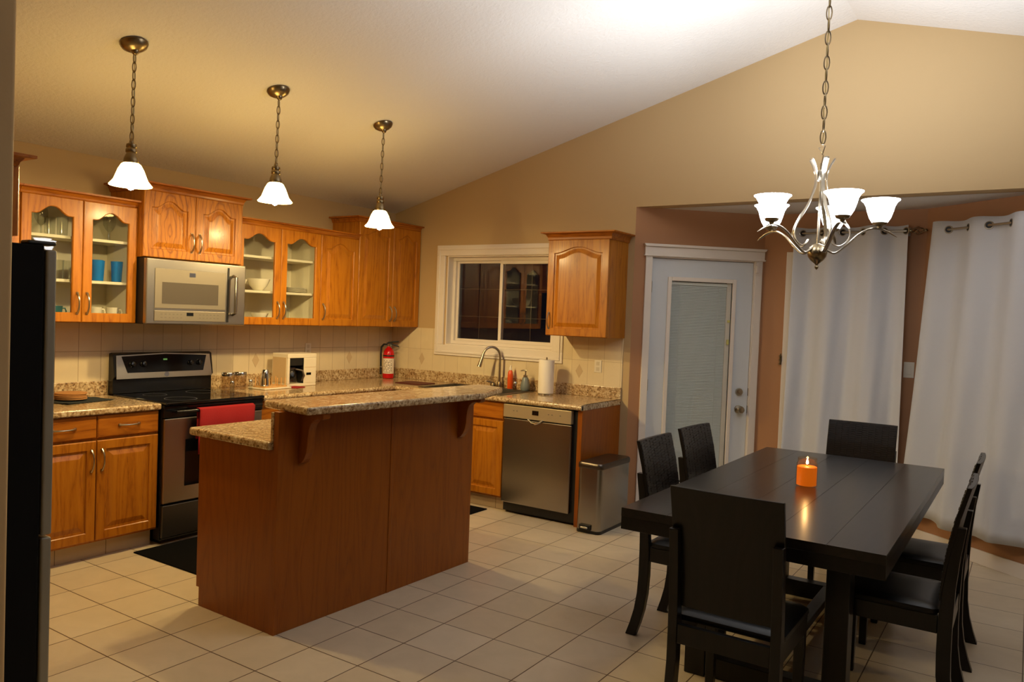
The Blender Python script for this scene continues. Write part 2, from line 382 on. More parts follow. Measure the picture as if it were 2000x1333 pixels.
# baseboards
bb = MB(); wbox(bb, fR, -.01, LR, 0, .095, 0, .014); struct(bb.build('baseboard_right', trim_m, bevel=.003), 'white baseboard under the right curtain')
bb = MB(); wbox(bb, fM, 0, LM, 0, .095, 0, .014); struct(bb.build('baseboard_nook', trim_m, bevel=.003))

# ---------------------------------------------------------------- kitchen window (window_1)
w1 = thing('window_1', 'dark sliding kitchen window with white frame above the sink', 'window'); w1['kind'] = 'structure'; del w1['category']
m = MB(); T = .1
def ring(m, x0, x1, z0, z1, t, y0, y1):
    m.box(x0, x1, y0, y1, z1-t, z1); m.box(x0, x1, y0, y1, z0, z0+t); m.box(x0, x0+t, y0, y1, z0+t, z1-t); m.box(x1-t, x1, y0, y1, z0+t, z1-t)
ring(m, .543, 1.905, 1.147, 2.148, .095, -.022, 0); ring(m, .565, 1.883, 1.169, 2.126, .02, -.03, -.022)
m.build('window_casing', trim_m, w1, bevel=.004)
m = MB(); ring(m, WX0, WX1, WZ0, WZ1, .012, .0, .12); m.build('window_reveal', trim_m, w1)
m = MB(); ring(m, WX0+.012, WX1-.012, WZ0+.012, WZ1-.012, .03, .07, .12); m.build('window_frame', trim_m, w1, bevel=.003)
m = MB(); ring(m, 1.185, WX1-.042, WZ0+.042, WZ1-.042, .03, .075, .095); m.build('sliding_sash', trim_m, w1, bevel=.003)
m = MB(); ring(m, WX0+.042, 1.215, WZ0+.042, WZ1-.042, .022, .098, .118); m.build('fixed_sash', trim_m, w1, bevel=.003)
MB().box(WX0+.06, 1.20, .106, .110, WZ0+.06, WZ1-.06).build('pane', win_glass, w1)
MB().box(1.21, WX1-.07, .083, .087, WZ0+.07, WZ1-.07).build('pane', win_glass, w1)
m = MB()
for x in (.948, 1.50): m.box(x-.002, x+.002, .112, .116, WZ0+.06, WZ1-.06)
for z in (1.51, 1.76): m.box(WX0+.06, WX1-.06, .112, .116, z-.002, z+.002)
m.build('grille_bars', mat('dim bronze grille', srgb(90, 80, 68), .5), w1)

# ---------------------------------------------------------------- nook door (door_1)
d1 = thing('door_1', 'white exterior door with blinds in its tall glass', 'door'); d1['kind'] = 'structure'; del d1['category']
m = MB()
wbox(m, fD, .090, .146, 0, 2.045, 0, .018); wbox(m, fD, 1.006, 1.066, 0, 2.045, 0, .018)
m.build('door_casing', trim_m, d1, bevel=.003)
m = MB(); wbox(m, fD, .080, 1.078, 2.042, 2.115, 0, .026); 
m.prism([(.080, 2.115), (1.078, 2.115), (1.094, 2.136), (.066, 2.136)], 0, .042, fD); wbox(m, fD, .074, 1.086, 2.040, 2.052, 0, .032)
m.build('door_head', trim_m, d1, bevel=.003)
m = MB(); wbox(m, fD, .128, .146, 0, 2.045, -.12, .0); wbox(m, fD, 1.003, 1.02, 0, 2.045, -.12, 0); wbox(m, fD, .146, 1.003, 2.03, 2.045, -.12, 0)
m.build('door_frame', trim_m, d1)
DW0, DW1 = .150, 1.000
m = MB()
GX0, GX1, GZ0, GZ1 = .300, .846, .23, 1.872
for a in ((DW0, GX0, .01, 2.026), (GX1, DW1, .01, 2.026), (GX0, GX1, .01, GZ0), (GX0, GX1, GZ1, 2.026)): wbox(m, fD, *a, -.055, -.012)
m.build('door_panel', doorw_m, d1)
m = MB()
for a in ((GX0-.014, GX0+.018, GZ0-.014, GZ1+.014), (GX1-.018, GX1+.014, GZ0-.014, GZ1+.014), (GX0+.018, GX1-.018, GZ1-.018, GZ1+.014), (GX0+.018, GX1-.018, GZ0-.014, GZ0+.018)): wbox(m, fD, *a, -.012, .002)
m.build('glazing_frame', trim_m, d1, bevel=.004)
m = MB(); wbox(m, fD, GX0+.018, GX1-.018, GZ0+.018, GZ1-.018, -.02, -.017); m.build('glass_pane', glass, d1)
m = MB(); zz = GZ0+.03
while zz < GZ1-.045:
    m.prism([(-.040, zz+.0100), (-.0394, zz+.0108), (-.0284, zz+.001), (-.029, zz+.0002)], GX0+.02, GX1-.055, lambda u, v, w: fD(w, v, u)); zz += .0125
wbox(m, fD, GX0+.02, GX1-.05, GZ1-.045, GZ1-.024, -.045, -.024)
for u in (.40, .72): wbox(m, fD, u-.0015, u+.0015, GZ0+.03, GZ1-.04, -.027, -.0255)
o = m.build('blind', blind_m, d1)
m = MB(); wbox(m, fD, GX0+.018, GX1-.018, GZ0+.018, GZ1-.018, -.054, -.050); m.build('blind_gap_shade', mat('grey blind gap shade', srgb(168, 172, 172), .8), d1)  # grey sheet behind the slats paints the shade in their gaps
m = MB(); wbox(m, fD, GX1-.054, GX1-.018, GZ0+.018, GZ1-.018, -.034, -.024); m.build('blind_slider_track', trim_m, d1)
m = MB(); wbox(m, fD, .800, .822, 1.54, 1.560, -.016, -.006); wbox(m, fD, .800, .820, 1.362, 1.402, -.016, -.006); m.build('blind_slider', yell, d1, bevel=.003)
m = MB()
nD = seg_frame(P1, P2)[1]; rotD = Vector((0, 0, 1)).rotation_difference(Vector((nD.x, nD.y, 0))).to_matrix()
for z, pr in ((.985, [(.030, -.012), (.030, .0), (.026, .010), (.012, .012), (.010, .018)]), (.844, [(.032, -.012), (.032, -.002), (.014, .004), (.012, .03), (.026, .036), (.030, .048), (.024, .060), (.004, .064)])):
    m.lathe(pr, fD(.925, z, 0), 20, True, rotD)
m.build('door_knob_and_deadbolt', nickel, d1, True)
m = MB()
for z in (.985, .844): wbox(m, fD, 1.001, 1.007, z-.03, z+.03, -.03, -.004)
m.build('strike_plate', nickel_d, d1)
m = MB()
for z in (1.80, 1.023, .25): m.tube([fD(.147, z-.045, .004), fD(.147, z+.045, .004)], .007); wbox(m, fD, .140, .152, z-.045, z+.045, -.012, .001)
m.build('hinge', nickel, d1)
m = MB(); wbox(m, fD, 1.002, 1.030, 1.93, 2.028, .018, .034); wbox(m, fD, 1.000, 1.020, 1.945, 2.0, .018, .05)
m.build('chime_sensor', trim_m, d1, bevel=.003)

# window behind the left curtain (window_2)
w2 = thing('window_2', 'white trim edge of the window behind the left curtain', 'window'); w2['kind'] = 'structure'; del w2['category']
m = MB()
for a in ((.179, .235, .30, 2.115), (.92, .976, .30, 2.115), (.235, .92, 2.06, 2.115), (.235, .92, .30, .356)): wbox(m, fM, *a, 0, .018)
m.build('window_casing', trim_m, w2, bevel=.003)
m = MB(); wbox(m, fM, .235, .92, .356, 2.06, 0, .004); m.build('pane', blk_g, w2)

# ---------------------------------------------------------------- cabinet doors
akp = [1.15, .80]
def arch_loop(w, h, s, r, a, d, n, flat=False):
    """inner outline of a cathedral door: stile s, rail r, arch height a, inset d; list of (x,z)"""
    x0, x1, z0 = s+d, w-s-d, r+d; P = []
    nb = 6
    for i in range(nb): P.append((x0+(x1-x0)*i/nb, z0))
    zt = h-r-a-d
    for i in range(nb): P.append((x1, z0+(zt-z0)*i/nb))
    N = 24
    for i in range(N):
        t = 1-2*i/N; k = min(1, abs(t)/akp[1])
        b = (0.5+0.5*math.cos(PI*k**akp[0]))
        P.append((x0+(x1-x0)*(t+1)/2, zt+a*b))
    for i in range(nb): P.append((x0, zt+(z0-zt)*i/nb))
    return P
def outer_loop(w, h, inner, d=0.0, s=0.06):
    P = []; nb = 6; N = 24
    for i in range(nb): P.append((d+(w-2*d)*i/nb, d))
    for i in range(nb): P.append((w-d, d+(h-2*d)*i/nb))
    for i in range(N): P.append((w-d-(w-2*d)*i/N, h-d))
    for i in range(nb): P.append((d, h-d-(h-2*d)*i/nb))
    return P
def cab_door(parent, x0, x1, z0, z1, yf, arch=0.05, kind='panel', stile=.058, material=None, handle=None, t=.019):
    """door front at local y=-yf; returns the door object"""
    w, h = x1-x0, z1-z0; m = MB()
    L = lambda pts, y: [(x0+u, y, z0+v) for u, v in pts]
    A = lambda d: arch_loop(w, h, stile, stile, arch, d, 0)
    O = lambda d: outer_loop(w, h, None, d)
    yb, y = -(yf-t), -yf
    seq = [L(O(0), yb), L(O(0), y+.004), L(O(.004), y), L(A(-.004), y), L(A(0), y+.004)]
    if kind == 'panel':
        seq += [L(A(0), y+.010), L(A(.012), y+.010), L(A(.040), y+.002), L(A(.044), y+.0015)]
        m.loops(seq, True, True)
    else:
        seq += [L(A(0), yb), L(O(0), yb)]
        m.loops(seq, False, False)
    o = m.build('door', material or oak, parent)
    if kind == 'glass':
        g = MB(); g.prism(A(-.006), y+.010, y+.013, lambda u, v, k: (x0+u, k, z0+v)); g.build('glass_pane', glass, o)
    if handle:
        hx = x0+.028 if handle[0] == 'L' else x1-.028
        hz = z0+.115 if handle[1] == 'B' else z1-.115
        bow_handle(o, hx, y, hz)
    return o
def bow_handle(parent, x, y, z, vert=True, l=.064):
    m = MB(); P = []
    R = []
    for i in range(13):
        t = -1+2*i/12; q = t*l*.98; d = .026*(1-abs(t)**2.6)
        P.append((x, y-.003-d, z+q) if vert else (x+q, y-.003-d, z)); R.append(.0062-.0022*(1-abs(t)))
    m.tube(P, R, 8)
    for sgn in (-1, 1):
        c = (x, y-.002, z+sgn*l*.95) if vert else (x+sgn*l*.95, y-.002, z)
        m.box(c[0]-.007, c[0]+.007, y-.006, y+.001, c[2]-.007, c[2]+.007)
    return m.build('handle', nickel, parent, True)
def crown(parent, x0, x1, yf, z0, z1, out=.05, ends=(True, True), back=0.0):
    prof = [(0, z0), (.006, z0), (.010, z0+.006), (.012, z0+(z1-z0)*.35), (out*.45, z0+(z1-z0)*.72), (out*.86, z1-.012), (out, z1-.010), (out, z1)]
    Ls = []
    for d, z in prof:
        e0 = d if ends[0] else 0; e1 = d if ends[1] else 0
        Ls.append([(x0-e0, back, z), (x0-e0, -yf-d, z), (x1+e1, -yf-d, z), (x1+e1, back, z)])
    m = MB(); m.loops(Ls, True, True); return m.build('crown_moulding', oak_x, parent)
UB = 1.385
def upper_cab(name, label, loc, rz, w, ztop, depth, doors, glass_shelves=False, cr=(.05, (True, True), .045), z0=UB, group=None, arch=.05):
    """doors: list of (x0,x1,kind,handle)"""
    t = thing(name, label, 'cabinet', (loc[0], loc[1], z0), rz, group)
    h = ztop-z0; D = depth-.021
    if glass_shelves:
        m = MB()
        m.box(0, .016, -D, -.001, 0, h); m.box(w-.016, w, -D, -.001, 0, h); m.box(.016, w-.016, -D, -.001, 0, .016); m.box(.016, w-.016, -D, -.001, h-.016, h)
        m.box(.016, .035, -D, -D+.018, .016, h-.016); m.box(w-.035, w-.016, -D, -D+.018, .016, h-.016); m.box(.035, w-.035, -D, -D+.018, .016, .045); m.box(.035, w-.035, -D, -D+.018, h-.05, h-.016)
        for xa, xb, k, hd in doors:
            if k == 'panel': m.box(xa-.03, xa-.012, -D, -.02, .016, h-.016)
        m.build('body', oak, t)
        gx1 = max(xb for xa, xb, k, hd in doors if k == 'glass')
        m = MB(); m.box(.016, gx1, -.012, -.004, .016, h-.016); m.box(.016, .020, -D+.02, -.012, .016, h-.016); gi = .022 if abs(gx1-w) < .01 else .036
        m.box(gx1-gi, gx1-gi+.004, -D+.02, -.012, .016, h-.016)
        m.box(.020, gx1-gi, -D+.02, -.012, .016, .020); m.box(.020, gx1-gi, -D+.02, -.012, h-.020, h-.016)
        m.build('interior_lining', mel, t)
        for zs in (1.645, 1.905):
            MB().box(.020, gx1-gi, -D+.02, -.012, zs-z0-.018, zs-z0).build('shelf', mel, t, bevel=.002)
    else:
        MB().box(0, w, -D, -.001, 0, h).build('body', oak, t, bevel=.001)
    for xa, xb, k, hd in doors: cab_door(t, xa+.0015, xb-.0015, .003, h-.004, depth, arch, k, handle=hd, material=oak_c if z0 > 1.5 else None)
    crown(t, 0, w, depth-.018, h-.006, h+cr[2], cr[0], cr[1], -.001)
    return t
RZA = PI/2
upper_cab('glass_door_cabinet', 'oak upper cabinet of glassware and blue tumblers, left of the microwave', (0, -3.49), RZA, .70, 2.128, .33,
          [(0.0, .353, 'glass', 'RB'), (.353, .70, 'glass', 'LB')], True, (.05, (False, False), .041))
upper_cab('corner_upper_cabinet', 'oak upper cabinet section half hidden behind the fridge', (0, -4.14), RZA, .648, 2.128, .33, [(0, .648, 'panel', 'RB')], False, (.05, (False, False), .041))
upper_cab('microwave_top_cabinet', 'raised oak cabinet with two arched doors directly above the microwave', (0, -2.789), RZA, .754, 2.250, .385,
          [(0, .377, 'panel', 'RB'), (.377, .754, 'panel', 'LB')], False, (.05, (True, True), .048), z0=1.815)
upper_cab('glass_door_cabinet', 'oak upper cabinet of white bowls and plates, right of the microwave', (0, -2.034), RZA, 1.226, 2.128, .33,
          [(0, .401, 'glass', 'RB'), (.401, .805, 'glass', 'LB'), (.805, 1.226, 'panel', 'LB')], True, (.05, (False, False), .041))
upper_cab('tall_corner_cabinet', 'tall narrow oak cabinet with two doors in the wall corner', (0, -.807), RZA, .804, 2.285, .332,
          [(0, .43, 'panel', 'RB'), (.43, .80, 'panel', 'LB')], False, (.05, (True, False), .042), arch=.045)
akp[:] = [1.05, .98]
upper_cab('window_side_cabinet', 'small single-door oak cabinet right of the kitchen window', (1.919, 0), 0, .537, 2.140, .33,
          [(0, .537, 'panel', 'LB')], False, (.055, (True, True), .058), arch=.048)
akp[:] = [1.15, .80]
# over-fridge cabinet
t = thing('fridge_top_cabinet', 'oak cabinet with crown moulding above the black fridge', 'cabinet', (2.182, -4.977, 1.735), PI)
MB().box(0, .90, -.625, -.001, 0, .248).build('body', oak, t)
cab_door(t, .002, .449, .003, .245, .645, .03, handle='RB', stile=.05); cab_door(t, .451, .898, .003, .245, .645, .03, handle='LB', stile=.05)
crown(t, 0, .90, .627, .242, .282, .05, (True, False), -.001)

# ---------------------------------------------------------------- base cabinets
ZC = .898
def drawer(parent, x0, x1, z0, z1, yf, handle=True):
    w, h = x1-x0, z1-z0
    O = lambda d, y: [(x0+d, y, z0+d), (x1-d, y, z0+d), (x1-d, y, z1-d), (x0+d, y, z1-d)]
    m = MB(); m.loops([O(0, -(yf-.019)), O(0, -yf+.005), O(.006, -yf)]); o = m.build('drawer', oak_x, parent)
    if handle: bow_handle(o, (x0+x1)/2, -yf, (z0+z1)/2, False)
    return o
def base_cab(name, label, loc, rz, w, cols, km, depth=.61, group=None, handles=True, btop=ZC-.041):
    t = thing(name, label, 'cabinet', (loc[0], loc[1], 0), rz, group)
    m = MB(); m.box(0, w, -depth, -.002, .105, btop)
    if btop < .8: m.box(0, w, -depth, -depth+.019, btop, ZC-.041)
    m.build('body', oak, t)
    MB().box(0.002, w-.002, -depth+.055, -.01, 0.001, .105).build('toe_kick', km, t)
    for x0, x1, hs in cols:
        drawer(t, x0+.003, x1-.003, .722, ZC-.046, depth+.02, handles)
        cab_door(t, x0+.003, x1-.003, .118, .706, depth+.02, 0.0, stile=.055, handle=(hs+'T') if hs else None)
    return t
base_cab('base_cabinet', 'oak base cabinet with two drawers and two doors left of the stove', (0, -3.575), RZA, .778, [(.005, .385, 'R'), (.385, .773, 'L')], kick_m)
base_cab('base_cabinet', 'oak base cabinet continuing behind the fridge', (0, -4.74), RZA, 1.162, [(.36, .76, 'R'), (.76, 1.16, 'L')], kick_m)
base_cab('base_cabinet', 'oak base cabinet right of the stove behind the island', (0, -2.030), RZA, 1.395, [(.0, .46, 'R'), (.46, .92, 'L'), (.92, 1.38, 'L')], kick_m)
t = base_cab('sink_base_cabinet', 'oak sink cabinet between the island and the dishwasher', (.655, 0), 0, 1.103, [(0, .37, 'R'), (.37, .74, 'R'), (.74, 1.10, None)], kickb_m, handles=False, btop=.70)
# dishwasher end panel
MB().box(2.408, 2.444, -.63, -.002, 0, ZC-.041).build('end_panel', oak_p, None)
tag(bpy.data.objects['end_panel'], 'oak end panel right of the dishwasher', 'cabinet panel')

# ---------------------------------------------------------------- worktops
def round_slab(m, pts_edge, z0, z1): pass
def edge_slab(m, x0, x1, y0, y1, z0, z1): m.box(x0, x1, y0, y1, z0, z1)
t = thing('worktop', 'speckled laminate worktop left of the stove', 'countertop', (0, 0, ZC))
m = MB(); m.box(0.001, .648, -4.755, -2.795, -.040, 0); m.build('slab', gran, t, bevel=.012, seg=4)
m = MB(); m.box(0.001, .02, -4.755, -2.795, 0, .094); m.build('upstand', gran, t, bevel=.004)
t = thing('worktop', 'L-shaped speckled laminate worktop running under the window', 'countertop', (0, 0, ZC))
m = MB()
SX0, SX1, SY0, SY1 = .86, 1.66, -.56, -.10
poly = [(.001, -.001), (.001, -2.033), (.648, -2.033), (.648, -.648), (2.449, -.648), (2.449, -.001)]
# built from slabs round the sink hole
m.prism([(.001, -.001), (.001, -2.033), (.648, -2.033), (.648, -.648), (SX0, -.648), (SX0, -.001)], -.040, 0, lambda u, v, k: (u, v, k))
m.box(SX0, SX1, -.648, SY0, -.040, 0); m.box(SX0, SX1, SY1, -.001, -.040, 0); m.box(SX1, 2.449, -.648, -.001, -.040, 0)
bmesh.ops.remove_doubles(m.bm, verts=m.bm.verts[:], dist=1e-5)
m.build('slab', gran, t)
m = MB(); m.tube([(.648, -2.033, -.02), (.648, -.648, -.02)], .0205, 12); m.tube([(.648, -.648, -.02), (2.449, -.648, -.02)], .0205, 12); m.build('front_edge', gran, t, True)
m = MB(); m.box(.001, .02, -2.033, -.001, 0, .094); m.box(.02, 2.449, -.02, -.001, 0, .094); m.box(2.431, 2.449, -.60, -.02, 0, .0)
m.build('upstand', gran, t, bevel=.004)

# backsplashes
t = thing('tiled_backsplash', 'cream tiled backsplash behind the stove with diamond insets', 'backsplash', (0, 0, 0))
MB().box(0.0005, .008, -4.755, -.0005, ZC+.094, UB-.001).build('tiles', bsA_m, t)
def diamond(parent, c, ax):
    m = MB(); w_, h_ = .034, .058; P = [(-w_, 0), (0, -h_), (w_, 0), (0, h_)]
    if ax == 'A': m.prism(P, .008, .0095, lambda u, v, k: (k, c+u, 1.098+v))
    else: m.prism(P, -.0095, -.008, lambda u, v, k: (c+u, k, 1.098+v))
    m.build('diamond_inset', deco_m, parent)
for y in (-.565, -1.591, -2.62, -3.65): diamond(t, y, 'A')
t = thing('tiled_backsplash', 'cream tiled backsplash below and beside the kitchen window', 'backsplash', (0, 0, 0))
m = MB(); m.box(.0085, .542, -.008, -.0005, ZC+.094, UB-.001); m.box(.542, 1.906, -.008, -.0005, ZC+.094, 1.146); m.box(1.906, 2.449, -.008, -.0005, ZC+.094, UB-.001)
m.build('tiles', bsB_m, t)
for x in (.391, 2.065): diamond(t, x, 'B')
def outlet(label, f, ax, cz, h=.10, w=.064, slots=True, cat='outlet', name='wall_outlet', off=.0085):
    t = thing(name, label, cat)
    m = MB(); m.prism([(-w/2, -h/2), (w/2, -h/2), (w/2, h/2), (-w/2, h/2)], off, off+.005, f); m.build('cover_plate', plate_m, t, bevel=.002)
    m = MB()
    if slots:
        for dz in (-.022, .022):
            m.prism([(-.014, dz-.015), (.014, dz-.015), (.014, dz+.015), (-.014, dz+.015)], off+.005, off+.0065, f)
        m.build('socket', mat('ivory socket', srgb(206, 194, 170), .5), t)
    else:
        m.prism([(-.016, -.033), (.016, -.033), (.016, .033), (-.016, .033)], off+.005, off+.009, f); m.build('rocker', plate_m, t, bevel=.001)
    return t
outlet('cream outlet on the tiles above the coffee maker', lambda u, v, k: (k, -1.056+u, 1.18+v), 'A', 0)
outlet('white outlet on the tiles below the single upper cabinet', lambda u, v, k: (2.236+u, -k, 1.148+v), 'B', 0)
outlet('white light switch between the two curtains', lambda u, v, k: fM(1.087+u, 1.243+v, k), 'M', 0, .115, .07, False, 'light switch', 'light_switch', 0.0005)

# ---------------------------------------------------------------- stove
t = thing('stove', 'stainless and black electric range with red towel', 'stove', (0, -2.790, 0), RZA)
W = .75
MB().box(0.002, W-.002, -.635, -.02, .03, .885).build('body', blk, t, bevel=.004)
m = MB(); m.box(.03, W-.03, -.60, -.05, 0, .03); m.build('base', blk_m, t)
m = MB(); m.box(0, W, -.685, -.075, .885, .905); m.build('cooktop', blk_g, t, bevel=.008, seg=3)
m = MB()
for cx_, cy_, r in ((.2, -.53, .1), (.55, -.53, .085), (.2, -.24, .075), (.55, -.24, .1)):
    m.lathe([(r-.003, .9052), (r, .9056), (r+.001, .9052)], (cx_, cy_, 0), 32, False)
m.build('burner_ring', mat('grey burner ring', srgb(90, 90, 92), .3), t)
m = MB(); m.box(0, W, -.665, -.636, .804, .884); m.build('front_strip', blk, t, bevel=.006)
o = MB().box(.004, W-.004, -.665, -.636, .262, .800).build('oven_door', ss, t, bevel=.006)
MB().box(.15, W-.15, -.668, -.665, .36, .66).build('oven_window', blk_g, o, bevel=.001)
m = MB(); m.tube([(.05, -.715, .846), (W-.05, -.715, .846)], .011, 10); m.tube([(.06, -.66, .846), (.06, -.715, .846)], .010, 8); m.tube([(W-.06, -.66, .846), (W-.06, -.715, .846)], .010, 8)
m.build('door_handle', blk, o, True)
o = MB().box(.004, W-.004, -.662, -.636, .045, .252).build('storage_drawer', mat('dark steel drawer', srgb(100, 98, 94), .35, .9), t, bevel=.006)
# backguard
m = MB()
m.prism([(-.075, .905), (-.075, 1.00), (-.095, 1.02), (-.070, 1.170), (-.045, 1.180), (-.022, 1.175), (-.022, .905)], 0, W, lambda u, v, k: (k, u, v))
m.build('backguard', blk, t, bevel=.003)
fg = lambda u, v, k: (u, -.095+(v-1.02)*(.025/.15)-k, v)
m = MB()
m.prism([(.012, 1.005), (W-.012, 1.005), (W-.020, 1.162), (W*.5, 1.176), (.020, 1.162)], 0.0, .004, fg); m.build('control_fascia', ss, t, bevel=.001)
o = MB()
o.prism([(.090, 1.045), (W-.085, 1.045), (W-.050, 1.155), (W*.5, 1.168), (.055, 1.155)], .004, .006, fg); o.build('control_panel', blk_g, t)
m = MB()
kr = Vector((0, 0, 1)).rotation_difference(Vector((0, -1, .16)).normalized()).to_matrix()
for u in (.125, .205, W-.185, W-.115):
    m = MB(); m.lathe([(.021, 0), (.021, .004), (.017, .007), (.015, .022), (.004, .024)], fg(u, 1.102, .006), 18, True, kr)
    m.build('knob', blk, t, True)
m = MB(); m.prism([(.355, 1.125), (.385, 1.125), (.385, 1.136), (.355, 1.136)], .0062, .0070, fg); m.build('clock_display', lcd, t)
m = MB(); m.lathe([(.018, 0), (.018, .001)], fg(.375, 1.028, .0042), 20, True, kr)
o = m.build('badge', chrome, t)
# red towel
P = []
m = MB()
NX, prof = 26, [(-.700, .66), (-.701, .76), (-.701, .850), (-.707, .859), (-.716, .8615), (-.724, .858), (-.729, .848), (-.732, .75), (-.733, .65), (-.733, .565)]
Y0, Y1 = -2.59, -2.165
grid = []
for k, (py, pz) in enumerate(prof):
    row = []
    for i in range(NX+1):
        s = i/NX; y = Y0+(Y1-Y0)*s
        wv = .004*math.sin(s*17)*(1 if k > 6 else .3 if k > 2 else .8)
        row.append(m.bm.verts.new((-py-.0+wv*(1 if k > 4 else -1)+(.003 if k > 5 else 0), y+.006*math.sin(k*1.3), pz)))
    grid.append(row)
for a, b in zip(grid, grid[1:]):
    for i in range(NX): m._f([a[i], a[i+1], b[i+1], b[i]])
tag(m.build('towel', red_cloth, None, True, solid=.004), 'red ribbed towel hanging on the oven handle', 'towel')

# ---------------------------------------------------------------- microwave
t = thing('microwave', 'stainless over-the-range microwave under the raised cabinet', 'microwave', (0, -2.788, UB), RZA)
MB().box(.002, .750, -.395, -.002, 0, .425).build('body', blk_m, t)
m = MB(); m.box(0, .752, -.436, -.396, .0, .424); m.build('front', ss, t, bevel=.008, seg=3)
m = MB(); m.box(.055, .585, -.440, -.436, .105, .362); m.build('door_panel', mw_face, t, bevel=.003)
o = MB().box(.105, .525, -.4415, -.440, .135, .275).build('door_window', mw_glass, t, bevel=.004)
MB().box(.055, .585, -.441, -.436, .022, .090).build('control_panel', mw_face, t, bevel=.003)
MB().box(.285, .335, -.4420, -.4410, .058, .080).build('display', blk_g, t)
m = MB()
for r in range(2):
    for c in range(16):
        x = .10+c*.028
        if .265 < x < .355: continue
        m.box(x, x+.012, -.4416, -.4410, .042+r*.022, .048+r*.022)
m.build('button_print', inkg, t)
m = MB(); m.tube([(.640, -.445, .345), (.640, -.478, .335), (.640, -.480, .20), (.640, -.478, .085), (.640, -.445, .075)], .012, 10); m.build('handle', ss_v, t, True)
m = MB(); m.box(.600, .612, -.441, -.436, .02, .40); m.build('seam', blk_m, t)
m = MB(); m.box(.30, .345, -.4415, -.4400, .318, .345); m.box(.305, .340, -.442, -.4415, .328, .331); m.build('badge', chrome, t)

# ---------------------------------------------------------------- dishwasher
t = thing('dishwasher', 'stainless dishwasher under the worktop', 'dishwasher', (1.766, 0, 0))
MB().box(0.004, .636, -.612, -.05, .02, .845).build('body', blk_m, t)
MB().box(.004, .60, -.575, -.56, .0, .085).build('kick_plate', blk_m, t)
m = MB(); m.box(0, .600, -.645, -.613, .088, .742); m.build('door', ss_v, t, bevel=.008, seg=3)
m = MB()
m.box(0, .600, -.652, -.613, .748, .850); m.build('control_panel', mat('pale steel control strip', srgb(200, 184, 150), .35, .6), t, bevel=.006, seg=3)
MB().box(.262, .318, -.6535, -.652, .786, .820).build('display', blk_g, t)
m = MB()
for x in (.09, .12, .40, .43, .50): m.box(x, x+.012, -.6528, -.652, .80, .806)
m.build('button_print', inkg, t)
m = MB(); pts = [(.228+.124*i/12, -.652-.012*math.sin(PI*i/12), .752-.030*math.sin(PI*i/12)) for i in range(13)]; m.tube(pts, .007, 8); 
m.build('pocket_handle', chrome, t, True)

# ---------------------------------------------------------------- fridge
t = thing('fridge', 'tall black-sided refrigerator at the left edge', 'refrigerator', (2.180, -4.957, 0), PI)
MB().box(0, .90, -.712, -.01, .02, 1.714).build('body', fridge_side, t, bevel=.004)
MB().box(.02, .88, -.66, -.05, 0, .02).build('base', blk_m, t)
for x0, x1 in ((.001, .448), (.452, .899)):
    o = MB().box(x0, x1, -.757, -.720, .66, 1.700).build('door', grey_d, t, bevel=.008, seg=3)
    hx = .41 if x0 < .1 else .49
    m = MB(); m.tube([(hx, -.755, .80), (hx, -.80, .82), (hx, -.80, 1.58), (hx, -.755, 1.60)], .012, 8); m.build('handle', blk_m, o, True)
o = MB().box(.001, .899, -.757, -.720, .05, .652).build('freezer_drawer', grey_d, t, bevel=.008, seg=3)
m = MB(); m.tube([(.10, -.755, .58), (.12, -.80, .58), (.78, -.80, .58), (.80, -.755, .58)], .012, 8); m.build('handle', blk_m, o, True)
m = MB(); m.box(.01, .07, -.760, -.66, 1.7145, 1.730); m.box(.83, .89, -.760, -.66, 1.7145, 1.730); m.build('hinge_cover', blk_m, t, bevel=.008, seg=3)

# ---------------------------------------------------------------- island
ANG = math.radians(-1.3)
t = thing('kitchen_island', 'oak two-level kitchen island with raised breakfast bar', 'island', (2.277, -3.238, 0), ANG)
IL = 1.452
MB().box(-.590, -.035, .004, IL-.004, .105, .862).build('body', oak_p, t)
MB().box(-.520, -.035, .03, IL-.03, 0, .105).build('toe_kick', blk_m, t)
EP = [(-.588, 0), (-.014, 0), (-.014, .862), (-.610, .862), (-.610, .095), (-.588, .095)]
MB().prism(EP, -.012, .004, xz).build('end_panel', oak_p, t, bevel=.001)
MB().prism(EP, IL-.004, IL+.004, xz).build('end_panel', oak_p, t, bevel=.001)
ym = .742
MB().box(-.035, 0, -.014, ym-.012, 0, 1.042).build('bar_panel', oak_p, t, bevel=.001)
MB().box(-.035, 0, ym+.012, IL, 0, 1.042).build('bar_panel', oak_p, t, bevel=.001)
MB().box(-.034, .004, ym-.012, ym+.012, 0, 1.042).build('joint_strip', oak_p, t, bevel=.003)
m = MB(); m.box(-.668, -.036, -.038, IL+.03, .862, .902); m.build('lower_worktop', gran, t, bevel=.012, seg=4)
MB().box(-.056, -.036, -.016, IL, .902, 1.038).build('bar_upstand', gran, t, bevel=.003)
ca, sa = math.cos(ANG), math.sin(ANG)
loc = lambda X, Y: ((X-2.277)*ca+(Y+3.238)*sa, -(X-2.277)*sa+(Y+3.238)*ca)
m = MB(); m.prism([loc(2.095, -3.195), loc(2.455, -3.245), loc(2.543, -2.010), loc(2.41, -1.626), loc(2.19, -1.56)], 1.043, 1.080, lambda u, v, k: (u, v, k)); m.build('bar_top', gran, t, bevel=.012, seg=4)
for yy in (.125, IL-.13):
    m = MB()
    P = [(0, 1.042), (.165, 1.042), (.165, 1.018), (.150, 1.010), (.125, 1.012), (.100, 1.004), (.080, .985), (.068, .955), (.064, .92), (.062, .88), (.055, .845), (.040, .815), (.022, .795), (0, .785)]
    m.prism(P, yy-.022, yy+.022, xz); m.build('corbel', oak_p, t, bevel=.002)
